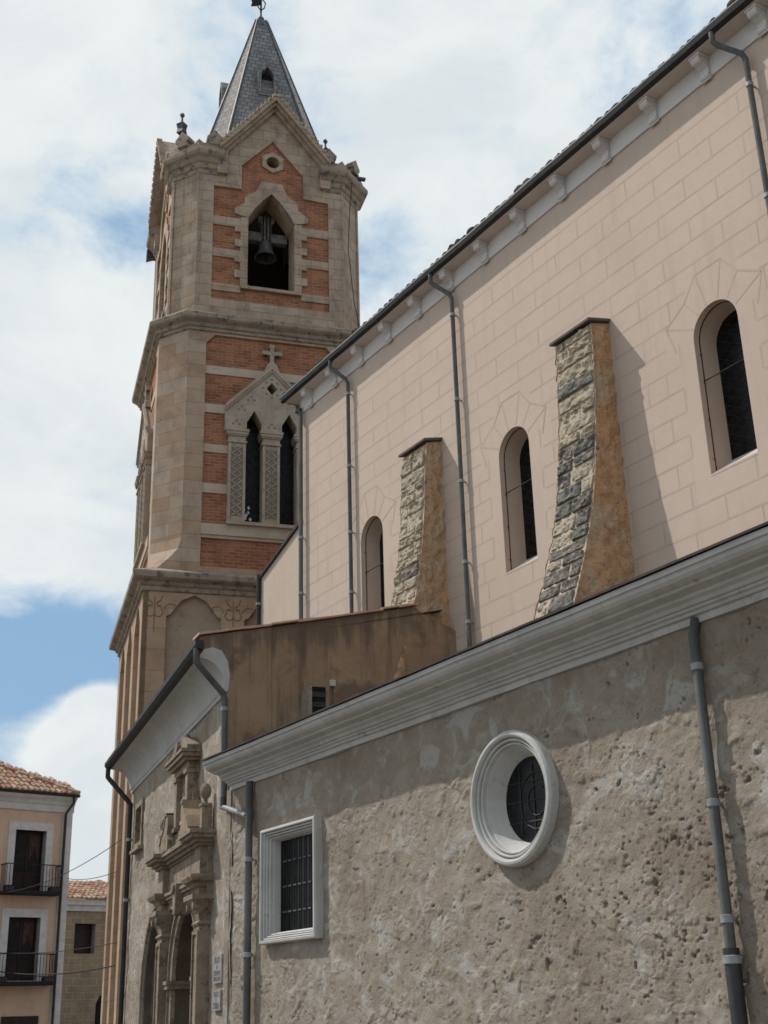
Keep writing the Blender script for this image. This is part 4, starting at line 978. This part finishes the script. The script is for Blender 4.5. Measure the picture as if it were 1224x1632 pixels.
# belfry
EB, CB = 0.42, 0.66
BT = 24.35
b = MB(TF)
c = 3.17
brk = [(1.50, 19.98), (S - 1.46, 19.98), (S - 1.46, 23.62), (c + 0.93, 23.66), (c + 0.93, 24.42), (c + 0.02, 25.50), (c - 0.88, 24.50), (c - 0.88, 23.68), (1.50, 23.68)]
opn = [(c - 0.68, 20.50), (c + 0.68, 20.50), (c + 0.68, 22.75), (c + 0.50, 23.08), (c + 0.25, 23.42), (c, 23.68), (c - 0.25, 23.42), (c - 0.50, 23.08), (c - 0.68, 22.75)]
hexo = [(c + 0.03 + 0.20 * math.cos(R_(a)), 24.78 + 0.20 * math.sin(R_(a))) for a in range(0, 360, 30)]
for k in range(4):
    b.xf = face_xf(k)
    b.prism([(EB + CB, 19.35), (S - EB - CB, 19.35), (S - EB - CB, BT), (4.82, 25.0), (c + 0.03, 26.70), (1.52, 25.05), (EB + CB, BT)], EB, EB + 0.12, [brk], back=False)
    b.prism(brk, EB + 0.07, EB + 0.85, [opn, hexo], m=1, ms=0, back=False)
    # quoined surround: alternate long and short blocks
    z = 20.50; i = 0
    while z < 22.70:
        h = min(0.25, 22.75 - z); wd = 0.36 if i % 2 else 0.20
        for e in (-1, 1): b.box(*sorted((c + e * 0.67, c + e * (0.68 + wd))), EB + 0.015, EB + 0.11, z + 0.004, z + h - 0.004, 0)
        z += 0.25; i += 1
    hd = [(c - 0.68, 22.75), (c - 0.50, 23.08), (c - 0.25, 23.42), (c, 23.68), (c + 0.25, 23.42), (c + 0.50, 23.08), (c + 0.68, 22.75),
          (c + 1.06, 22.85), (c + 1.06, 23.02), (c + 0.78, 23.24), (c + 0.78, 23.46), (c + 0.46, 23.68), (c + 0.30, 24.05), (c - 0.30, 24.05), (c - 0.46, 23.68), (c - 0.78, 23.46), (c - 0.78, 23.24), (c - 1.06, 23.02), (c - 1.06, 22.85)]
    b.prism(hd, EB + 0.015, EB + 0.11, m=0, back=False)
    for z0, z1 in ((20.27, 20.50), (21.37, 21.63), (22.41, 22.69)):
        for x0, x1 in ((1.49, c - 0.86), (c + 0.86, S - 1.45)): b.box(x0, x1, EB + 0.03, EB + 0.11, z0, z1, 0)
    b.box(c - 0.86, c + 0.86, EB - 0.03, EB + 0.5, 20.40, 20.50, 0)
    ho = [(c + 0.03 + 0.36 * math.cos(R_(a)), 24.78 + 0.36 * math.sin(R_(a))) for a in range(30, 390, 60)]
    b.prism(ho, EB + 0.02, EB + 0.11, [hexo], m=0, back=False)
b.xf = None
for i in (1, 3, 5, 7):
    r0, r1 = octa(EB, CB, 19.35), octa(EB, CB, BT); b.add([r0[i], r0[(i + 1) % 8], r1[(i + 1) % 8], r1[i]], [(0, 1, 2, 3)])
    # raised border of the chamfer panel
    p, q = Vector(r0[i]), Vector(r0[(i + 1) % 8]); n = Vector((p.x + q.x - S, p.y + q.y - S, 0)).normalized() * 0.04
    d = (q - p)
    for t0, t1, z0, z1 in ((0.0, 0.08, 19.6, 24.0), (0.92, 1.0, 19.6, 24.0), (0.0, 1.0, 19.5, 19.6)):
        a0, a1 = p + d * t0, p + d * t1
        vs = [(v.x + n.x * s_, v.y + n.y * s_, z) for s_ in (0, 1) for z in (z0, z1) for v in (a0, a1)]
        b.add(vs, [(0, 1, 3, 2), (4, 5, 7, 6), (0, 1, 5, 4), (2, 3, 7, 6), (0, 2, 6, 4), (1, 3, 7, 5)])
belfry = b.build('belfry', [M['ashlar_b'], M['brick']], tower)
# inside of the bell chamber
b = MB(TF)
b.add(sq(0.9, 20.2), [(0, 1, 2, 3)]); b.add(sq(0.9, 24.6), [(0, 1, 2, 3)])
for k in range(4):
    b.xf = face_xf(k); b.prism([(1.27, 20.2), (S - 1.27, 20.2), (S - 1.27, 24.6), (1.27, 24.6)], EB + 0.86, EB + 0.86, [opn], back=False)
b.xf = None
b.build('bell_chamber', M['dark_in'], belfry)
# corner cornices with acroteria
def corner(k):
    b = MB(TF, face_xf(k))
    def ring(o_, z):
        e = EB - o_; cc = CB + 0.586 * o_; t = 1.62 + 0.35 * o_
        return [(t, e, z), (e + cc, e, z), (e, e + cc, z), (e, t, z), (1.9, 1.9, z)]
    prof = [(0.0, 24.0), (0.03, 24.03), (0.04, 24.14), (0.09, 24.18), (0.11, 24.30), (0.17, 24.34), (0.22, 24.44), (0.30, 24.50), (0.33, 24.58), (0.33, 24.68), (0.27, 24.74), (0.20, 24.80), (0.18, 24.95), (-0.4, 25.0)]
    b.loft([ring(o_, z) for o_, z in prof])
    o = b.build('corner_cornice', M['weathered'], tower)
    for cx, cy, rot in ((1.46, 0.36, 0), (1.08, 0.52, 20), (0.66, 0.66, 45), (0.52, 1.08, 70), (0.36, 1.46, 90)):
        b = MB(TF, face_xf(k)); ca, sa = math.cos(R_(-rot)), math.sin(R_(-rot))
        tr = lambda u, v, z: (cx + u * ca - v * sa, cy + u * sa + v * ca, z)
        g_ = random.uniform(0.8, 1.05) if rot in (0, 45, 90) else random.uniform(0.4, 0.6); pr = [(u_ * g_, 24.93 + (z_ - 24.93) * g_) for u_, z_ in [(-0.17, 24.93), (0.17, 24.93), (0.15, 25.08), (0.23, 25.11), (0.24, 25.20), (0.10, 25.34), (0, 25.46), (-0.10, 25.34), (-0.24, 25.20), (-0.23, 25.11), (-0.15, 25.08)]]
        n = len(pr); vs = [tr(u, -0.15, z) for u, z in pr] + [tr(u, 0.15, z) for u, z in pr]
        b.add(vs, [tuple(range(n)), tuple(range(n, 2 * n))] + [(i, (i + 1) % n, (i + 1) % n + n, i + n) for i in range(n)])
        b.build('acroterion', M['weathered'], o)
for k in range(4): corner(k)
# gables
for k in range(4):
    b = MB(TF, face_xf(k)); cg = c + 0.05
    for e in (-1, 1):
        p0, p1 = (cg + e * 1.62, 24.86), (cg, 26.86)
        for a, y0, th in ((0.0, EB - 0.34, 0.10), (-0.14, EB - 0.24, 0.08), (-0.27, EB - 0.12, 0.08)):
            b.prism([(p0[0], p0[1] + a - th), (p1[0], p1[1] + a - th), (p1[0], p1[1] + a + th), (p0[0], p0[1] + a + th)], y0, EB + 0.3)
        for i in range(14):                                   # dentils along the rake
            t = (i + 0.5) / 14; x, z = p0[0] + (p1[0] - p0[0]) * t, p0[1] + (p1[1] - p0[1]) * t
            b.box(x - 0.05, x + 0.05, EB - 0.36, EB - 0.2, z + 0.07, z + 0.16 + 0.02 * random.random())
        b.box(*sorted((cg + e * 1.36, cg + e * 1.66)), EB - 0.14, EB + 0.1, 24.05, 24.82)
    g = b.build('gable', M['ashlar_b'], tower)
    b = MB(TF, face_xf(k))
    b.add([(cg - 1.62, EB + 0.2, 24.9), (cg, EB + 0.2, 26.88), (cg, TC, 26.88), (cg - 1.62, TC, 24.9), (cg + 1.62, EB + 0.2, 24.9), (cg + 1.62, TC, 24.9)], [(0, 1, 2, 3), (1, 4, 5, 2)])
    b.build('gable_roof', M['slate'], g)
    if k in (1, 3):                                           # iron finials over the side gables
        b = MB(TF, face_xf(k)); y = EB + 0.30
        y = EB + 0.40; b.lathe((cg, y, 26.62), [(0.16, 0.0), (0.14, 0.25), (0.11, 0.46), (0.07, 0.58), (0.05, 0.68), (0.05, 0.74), (0.10, 0.78), (0.17, 0.74), (0.14, 0.90), (0.18, 1.08), (0.08, 1.06), (0.038, 1.12), (0.03, 1.34), (0.07, 1.40), (0.075, 1.47), (0.035, 1.52), (0.001, 1.54)], 4, 'z')
        b.build('finial', M['lead_hip'], g)
for nm, x0, x1, y0, y1, z0, z1 in (('g', S - 0.9, S - 0.24, 0.62, 0.74, 24.80, 24.90), ('g', 0.14, 0.9, S - 0.80, S - 0.55, 24.30, 24.58)):
    b = MB(TF); b.prism([(x0, z0), (x1, z0 + 0.02), (x1, z1), (x0, z1)], y0, y1); b.prism([(x0, z0 - 0.1), (x0 + 0.3 * (x1 - x0), z0), (x0 + 0.2 * (x1 - x0), z0 + 0.02), (x0, z0 + 0.02)], y0 + 0.02, y1 - 0.02); b.build('gargoyle', M['lead_hip'], tower, bevel=0.01)
# flat behind parapets
b = MB(TF); b.add(sq(0.7, 24.9), [(0, 1, 2, 3)]); b.build('parapet_floor', M['weathered'], tower)
# spire
AX, AY, AZ = 3.29, 3.15, 33.1
kk, rt = 0.266, 0.70
def spring(z): 
    h = kk * (AZ - z); r = rt * h
    return [(AX - r, AY - h, z), (AX + r, AY - h, z), (AX + h, AY - r, z), (AX + h, AY + r, z), (AX + r, AY + h, z), (AX - r, AY + h, z), (AX - h, AY + r, z), (AX - h, AY - r, z)]
b = MB(TF)
lo, hi = spring(24.9), spring(32.35)
for i in range(8):
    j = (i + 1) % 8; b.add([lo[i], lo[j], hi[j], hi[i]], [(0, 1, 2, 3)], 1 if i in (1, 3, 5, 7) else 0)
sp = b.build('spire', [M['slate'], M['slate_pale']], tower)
b = MB(TF)
for i in range(8): b.tube([lo[i], hi[i]], [0.055, 0.03], 6)
b.build('hip_rolls', M['lead_hip'], sp)
b = MB(TF); b.lathe((AX, AY, 32.0), [(0.30, 0.0), (0.31, 0.10), (0.24, 0.14), (0.22, 0.30), (0.13, 0.36), (0.12, 0.55), (0.05, 0.62), (0.03, 0.8)], 8, 'z'); b.build('spire_cap', M['lead_hip'], sp)
for k in range(4):                                            # slated dormers
    b = MB(TF, face_xf(k)); zb, zt_ = 28.35, 29.25; cx = AX if k in (0, 2) else AY
    cx = 3.29 if k == 0 else 3.15
    yf = (AY - kk * (AZ - zb)) if k in (0,) else TC - kk * (AZ - zb)
    yf -= 0.04 if k == 0 else -0.12
    b.prism([(cx - 0.30, zb), (cx + 0.30, zb), (cx + 0.30, zt_), (cx, zt_ + 0.42), (cx - 0.30, zt_)], yf, yf + 0.75, [[(cx - 0.20, zb + 0.12), (cx + 0.20, zb + 0.12), (cx + 0.20, zt_ - 0.02), (cx, zt_ + 0.22), (cx - 0.20, zt_ - 0.02)]], back=False)
    d = b.build('dormer', M['slate'], sp)
    b = MB(TF, face_xf(k)); b.box(cx - 0.25, cx + 0.25, yf + 0.25, yf + 0.27, zb, zt_ + 0.1); b.build('dormer_opening', M['iron'], d) if False else b.build('dormer_opening', M['iron'], sp)
b = MB(TF)                                                    # weather vane and cross on the top
b.tube([(AX, AY, 32.5), (AX, AY, 34.3)], 0.035, 6); b.tube([(AX - 0.40, AY, 33.85), (AX + 0.40, AY, 33.85)], 0.025, 6)
b.tube([(AX, AY, 32.9), (AX - 0.10, AY, 33.05), (AX - 0.13, AY, 33.25), (AX - 0.04, AY, 33.4)], 0.022, 5); b.tube([(AX, AY, 32.9), (AX + 0.12, AY, 33.05), (AX + 0.15, AY, 33.25), (AX + 0.05, AY, 33.4)], 0.022, 5)
b.prism([(AX - 0.34, 33.02), (AX - 0.18, 33.06), (AX - 0.02, 33.14), (AX - 0.02, 33.34), (AX - 0.25, 33.34), (AX - 0.38, 33.42), (AX - 0.30, 33.2)], AY - 0.015, AY + 0.015)
b.build('weather_vane', M['iron'], tower)
# bell
bell = thing('church_bell', 'bronze bell hanging from a yoke in the brick belfry opening', 'bell', TF, (c, 1.55, 21.2))
b = MB(TF); bz = 22.05
b.lathe((c, 1.30, bz), [(0.33, 0.0), (0.315, 0.03), (0.265, 0.09), (0.22, 0.19), (0.20, 0.34), (0.19, 0.46), (0.165, 0.53), (0.08, 0.57), (0.001, 0.58)], 28, 'z')
b.lathe((c, 1.30, bz), [(0.33, 0.0), (0.30, 0.0), (0.24, 0.08), (0.17, 0.42), (0.001, 0.5)], 28, 'z')
b.build('bell_body', M['bronze'], bell, smooth=40)
b = MB(TF)
b.box(c - 0.62, c - 0.14, 1.20, 1.40, bz + 0.50, bz + 0.80); b.box(c + 0.14, c + 0.62, 1.20, 1.40, bz + 0.50, bz + 0.80)
b.box(c - 0.15, c + 0.15, 1.17, 1.43, bz + 0.54, bz + 1.10)
b.prism([(c - 0.15, bz + 1.08), (c + 0.15, bz + 1.08), (c + 0.25, bz + 1.2), (c + 0.25, bz + 1.34), (c - 0.25, bz + 1.34), (c - 0.25, bz + 1.2)], 1.17, 1.43)
b.build('yoke', M['yoke'], bell, bevel=0.02)
b = MB(TF)
for e in (-0.10, 0.0, 0.10): b.tube([(c + e, 1.15, bz + 0.52), (c + e, 1.15, bz + 1.32)], 0.018, 6)
b.tube([(c - 0.9, 1.30, bz + 0.66), (c + 0.9, 1.30, bz + 0.66)], 0.04, 8)
b.build('strap', M['iron'], bell)
b = MB(TF); b.lathe((c, 1.30, bz - 0.12), [(0.001, 0), (0.06, 0.03), (0.07, 0.09), (0.03, 0.15), (0.02, 0.5)], 10, 'z'); b.build('clapper', M['iron'], bell)
# lightning conductor down the right of the tower
b = MB(TF); b.tube([(5.60, 0.30, 25.0), (5.55, 0.42, 24.3), (5.52, 0.55, 23.5), (5.42, 0.44, 22.2), (5.62, 0.60, 20.5), (5.80, 0.60, 19.5)], 0.012, 5)
tag(b.build('lightning_cable', M['cable'], None, origin=(5.6, 0.4, 19.5)), 'thin dark cable hanging down the right corner of the belfry', 'cable')

# ================================================================== PLAQUES
def plaque(z0, z1, x0, x1, rows, label):
    b = MB(PF); b.box(x0, x1, -0.045, 0.0, z0, z1)
    o = b.build('wall_plaque', M['plaque'], None, origin=((x0 + x1) / 2, 0, z0)); tag(o, label, 'plaque', 'plaques beside the church doorway')
    b = MB(PF); rnd = random.Random(5)
    for zc, h, n, wd in rows:                                 # worn dark letter strokes
        w = wd * (x1 - x0); x = (x0 + x1) / 2 - w / 2; st = w / n
        for i in range(n):
            a = x + i * st + st * 0.12; e = x + (i + 1) * st - st * 0.12; t = st * 0.2
            b.box(a, a + t, -0.048, -0.044, zc - h / 2, zc + h / 2)
            if rnd.random() < 0.7: b.box(e - t, e, -0.048, -0.044, zc - h / 2, zc + h / 2)
            if rnd.random() < 0.8: b.box(a, e, -0.0485, -0.044, zc + h / 2 - t, zc + h / 2)
            if rnd.random() < 0.6: b.box(a, e, -0.0485, -0.044, zc - t / 2, zc + t / 2)
            if rnd.random() < 0.5: b.box(a, e, -0.0485, -0.044, zc - h / 2, zc - h / 2 + t)
    b.build('lettering', M['ink'], o)
plaque(2.12, 2.52, 9.36, 9.96, ((2.445, 0.085, 4, 0.62), (2.345, 0.06, 1, 0.16), (2.262, 0.07, 6, 0.82), (2.18, 0.06, 7, 0.82)), 'taller pale plaque with four dark lines of lettering')
plaque(1.74, 2.02, 9.38, 9.90, ((1.965, 0.075, 4, 0.6), (1.885, 0.05, 1, 0.15), (1.805, 0.085, 5, 0.75)), 'smaller pale plaque lower down, with three dark lines of lettering')

# ================================================================== RENDERED HOUSE (left)
house = thing('rendered_house', 'peach rendered house with white trim, iron balconies and hipped clay tile roof', 'house', HF, (-6, 5, 0))
WINS = [(-1.45, 5.75), (-3.90, 5.75), (-6.35, 5.75), (-1.45, 2.92), (-3.90, 2.92), (-6.35, 2.92)]
b = MB(HF)
holes = [[(x - 0.55, z), (x + 0.55, z), (x + 0.55, z + 1.98), (x - 0.55, z + 1.98)] for x, z in WINS]
b.prism([(-12, 0), (-0.36, 0), (-0.36, 8.4), (-12, 8.4)], 0, 0.35, holes, back=False)
b.box(-12, -0.02, 0.36, 10, 0, 8.9)
b.build('wall', M['h_wall'], house)
b = MB(HF); b.box(-0.355, 0.0, -0.05, 0.34, 0, 8.4); b.box(-0.02, 0.0, 0.35, 10, 0, 8.4); b.build('corner_pilaster', M['h_white'], house)
b = MB(HF); b.sweepx([(0.0, 8.40), (-0.05, 8.40), (-0.06, 8.62), (-0.10, 8.64), (-0.14, 8.74), (-0.26, 8.84), (-0.30, 8.92), (0.0, 8.92)], -12, 0.04, caps=True)
b.box(-0.05, 0.06, -0.0, 10, 8.5, 8.92); b.build('cornice', M['h_white'], house)
b = MB(HF); b.sweepx([(-0.28, 8.90), (-0.36, 8.91), (-0.40, 8.98), (-0.28, 8.99)], -12, 0.09); b.build('gutter', M['gutter'], house)
pipe('downpipe', HF, [(-0.10, -0.30, 8.9), (-0.10, -0.30, 8.72), (-0.28, -0.10, 8.35), (-0.28, -0.10, 0.1)], 0.045, house, M['gutter'])
b = MB(HF)                                                    # barrel tiles up to the hip
pit_, st, cw = 0.52, 0.36, 0.20
x = 0.0
while x > -11.5:
    s = -0.30; r_ = 0
    while s < 5.5 and (s - st * 0.2) < -x + 0.35:
        z0 = 9.0 + (s + 0.3) * pit_; z1 = z0 + st * 1.1 * pit_
        jx = random.uniform(-0.015, 0.015); jz = random.uniform(-0.01, 0.015)
        pr = [(math.cos(R_(a)), math.sin(R_(a))) for a in range(0, 181, 36)]
        b.loft([[(x + jx + 0.085 * p, s, z0 + jz + 0.075 * q + 0.02) for p, q in pr], [(x + jx + 0.07 * p, s + st * 1.1, z1 + jz + 0.055 * q) for p, q in pr]], False, (True, False), m=random.choice((0, 0, 1, 2)))
        s += st; r_ += 1
    x -= cw
b.add([(0.08, -0.3, 8.99), (-12, -0.3, 8.99), (-12, 5.2, 8.99 + 5.5 * pit_), (-5.3, 5.2, 8.99 + 5.5 * pit_), (0.2, 10.5, 8.99)], [(0, 1, 2, 3), (0, 3, 4)], 3)
for i in range(16):
    t0, t1 = i / 16, (i + 1.15) / 16; P0 = Vector((0.08, -0.3, 9.0)).lerp(Vector((-5.3, 5.2, 9.0 + 5.5 * pit_)), t0); P1 = Vector((0.08, -0.3, 9.0)).lerp(Vector((-5.3, 5.2, 9.0 + 5.5 * pit_)), t1)
    b.tube([tuple(P0 + Vector((0, 0, 0.05))), tuple(P1 + Vector((0, 0, 0.03)))], [0.10, 0.08], 7, m=i % 3)
M['tile2'] = mat('pale_clay_tile', mottled((0.42, 0.30, 0.21), (0.36, 0.24, 0.165), 5, 20, 40, 0.003))
M['tile3'] = mat('red_clay_tile', mottled((0.33, 0.15, 0.10), (0.27, 0.14, 0.10), 5, 20, 40, 0.003))
b.build('roof', [M['tile'], M['tile2'], M['tile3'], M['tile_dark']], house)
for x, z in WINS:
    b = MB(HF)
    fr_ = [(x - 0.80, z - 0.02), (x + 0.80, z - 0.02), (x + 0.80, z + 2.25), (x - 0.80, z + 2.25)]
    b.prism(fr_, -0.03, 0.01, [[(x - 0.55, z), (x + 0.55, z), (x + 0.55, z + 1.98), (x - 0.55, z + 1.98)]], back=False)
    b.loft([[(x + s_ * 0.55, y, z + q) for s_, q in ((-1, 0), (1, 0), (1, 1.98), (-1, 1.98))] for y in (-0.03, 0.30)])
    w = b.build('french_window', M['h_white'], house)
    b = MB(HF); b.box(x - 0.55, x + 0.55, 0.28, 0.32, z, z + 1.98)
    for e in (-0.53, -0.02, 0.49): b.box(x + e, x + e + 0.05, 0.255, 0.29, z, z + 1.98)
    for q in (0.0, 0.55, 1.92): b.box(x - 0.55, x + 0.55, 0.26, 0.29, z + q, z + q + 0.06)
    b.build('casement', M['h_wood'], w)
    b = MB(HF); b.box(x + 0.08, x + 0.44, 0.262, 0.272, z + 0.62, z + 1.9); b.box(x - 0.45, x - 0.06, 0.262, 0.272, z + 0.62, z + 1.9, 1)
    b.prism([(x + 0.08, z + 1.88), (x + 0.44, z + 1.88), (x + 0.44, z + 0.95), (x + 0.26, z + 1.42), (x + 0.08, z + 0.95)], 0.255, 0.262, m=2)
    b.build('pane', [M['glass'], M['glass'], M['curtain']], w)
    b = MB(HF); b.box(x - 0.98, x + 0.98, -0.52, 0.0, z - 0.16, z - 0.07); b.box(x - 1.0, x + 1.0, -0.54, -0.5, z - 0.14, z - 0.04)
    bal = b.build('balcony', M['iron'], house)
    b = MB(HF)
    for i in range(19):
        bx_ = x - 0.96 + i * 1.92 / 18; b.tube([(bx_, -0.52, z - 0.08), (bx_, -0.52, z + 0.80)], 0.010, 5)
    for e in (-0.96, 0.96):
        for i in range(1, 5): b.tube([(x + e, -0.52 + i * 0.11, z - 0.08), (x + e, -0.52 + i * 0.11, z + 0.80)], 0.010, 5)
        b.box(x + e - 0.014, x + e + 0.014, -0.52, 0.0, z + 0.79, z + 0.82)
    b.box(x - 0.98, x + 0.98, -0.535, -0.505, z + 0.79, z + 0.82); b.box(x - 0.97, x + 0.97, -0.53, -0.51, z + 0.10, z + 0.12)
    b.build('railing', M['iron'], bal)
    if x == -1.45:
        b = MB(HF)
        b.box(x - 0.94, x - 0.66, -0.50, -0.28, z - 0.065, z + 0.12); b.box(x + 0.60, x + 0.94, -0.50, -0.28, z - 0.065, z + 0.10)
        b.build('planter', M['cast'], bal)
b = MB(HF); b.box(-2.0, -0.75, -0.05, 0.0, 0.4, 1.84); sf = b.build('shop_panel', M['h_wood'], house)
ant = MB(HF); ant.tube([(-2.55, 1.9, 9.9), (-2.55, 1.9, 10.72)], 0.03, 6)
an = thing('tv_antenna', 'thin grey television aerial on the clay tile roof', 'antenna', HF, (-2.55, 1.9, 9.9))
ant.build('mast', M['zinc'], an)
b = MB(HF); b.tube([(-3.6, 1.9, 10.70), (-2.55, 1.9, 10.66)], 0.010, 5)
for i in range(5): b.tube([(-3.5 + i * 0.2, 1.65, 10.69 - i * 0.008), (-3.5 + i * 0.2, 2.15, 10.69 - i * 0.008)], 0.006, 4)
b.build('boom', M['zinc'], an)

# ================================================================== STONE HOUSE (far, in the gap)
sh = thing('stone_house', 'low brown stone house with clay roof seen in the gap beside the church', 'house', SF, (1, 3, 0))
b = MB(SF)
b.prism([(-6, 0), (7, 0), (7, 6.3), (-6, 6.3)], 0, 0.4, [[(0.22, 4.38), (1.20, 4.38), (1.20, 5.62), (0.22, 5.62)], [(1.40, 0), (2.6, 0), (2.6, 2.3), (2.42, 2.65), (2.0, 2.85), (1.58, 2.65), (1.40, 2.3)]], back=False)
b.box(-6, 7, 0.42, 7, 0, 6.3); b.build('wall', M['s_wall'], sh)
b = MB(SF); b.sweepx([(0.0, 6.15), (-0.08, 6.15), (-0.10, 6.35), (-0.22, 6.40), (-0.24, 6.62), (0.0, 6.62)], -6, 7); b.build('cornice', M['h_white'], sh)
b = MB(SF); b.loft([[(x, y, z) for x, z in ((0.22, 4.38), (1.20, 4.38), (1.20, 5.62), (0.22, 5.62))] for y in (-0.01, 0.38)]); w = b.build('window', M['h_white'], sh)
b = MB(SF); b.box(0.22, 0.80, 0.30, 0.34, 4.4, 5.6); b.box(0.22, 1.2, 0.36, 0.38, 4.38, 5.62); b.build('shutter', M['h_wood'], w)
b = MB(SF); b.box(1.36, 2.64, 0.33, 0.36, 0, 2.9)
for i in range(8): b.tube([(1.48 + i * 0.15, 0.28, 0), (1.48 + i * 0.15, 0.28, 2.7)], 0.012, 5)
b.build('door', M['iron'], sh)
b = MB(SF)
x = -5.9
while x < 7.2:
    s = -0.35
    while s < 2.6:
        z0 = 6.66 + (s + 0.35) * 0.34
        pr = [(math.cos(R_(a)), math.sin(R_(a))) for a in range(0, 181, 36)]; jx, jz = random.uniform(-.02, .02), random.uniform(-.01, .02)
        b.loft([[(x + jx + 0.10 * p, s, z0 + jz + 0.085 * q) for p, q in pr], [(x + jx + 0.085 * p, s + 0.42, z0 + jz + 0.42 * 0.34 + 0.06 * q - 0.02) for p, q in pr]], False, (True, False), m=random.choice((0, 0, 1, 2)))
        s += 0.38
    x += 0.23
b.add([(-6, -0.35, 6.64), (7.2, -0.35, 6.64), (7.2, 2.7, 7.7), (-6, 2.7, 7.7)], [(0, 1, 2, 3)], 3)
b.build('roof', [M['tile'], M['tile2'], M['tile3'], M['tile_dark']], sh)
b = MB(SF); b.prism([(2.5, 7.0), (3.9, 7.0), (3.9, 7.75), (3.2, 7.95), (2.5, 7.75)], 4.0, 6.0); b.build('dormer', M['tile2'], sh)

# ================================================================== CABLES between the houses and the tower
def cable(a, c, sag, label, r=0.010):
    a, c = HF.w(a), TF.w(c); n = 14
    b = MB(WF); b.tube([tuple(a.lerp(c, i / n) - Vector((0, 0, sag * 4 * (i / n) * (1 - i / n)))) for i in range(n + 1)], r, 5)
    o = b.build('overhead_cable', M['cable'], None, origin=tuple(c)); tag(o, label, 'cable', 'cables across the street end')
cable((-2.9, -0.15, 5.62), (-0.01, 2.6, 5.75), 0.35, 'uppermost black cable, from the house past the sky to the tower')
cable((0.0, 0.0, 6.2), (-0.01, 3.0, 5.05), 0.10, 'thin cable just above the far tiled roof')
cable((-3.0, -0.55, 3.80), (-0.01, 2.4, 3.35), 0.14, 'thin cable level with the lower balcony handrail')
cable((-3.0, -0.20, 3.35), (-0.01, 2.8, 2.85), 0.22, 'lowest, thicker black cable crossing the lower balcony', 0.018)
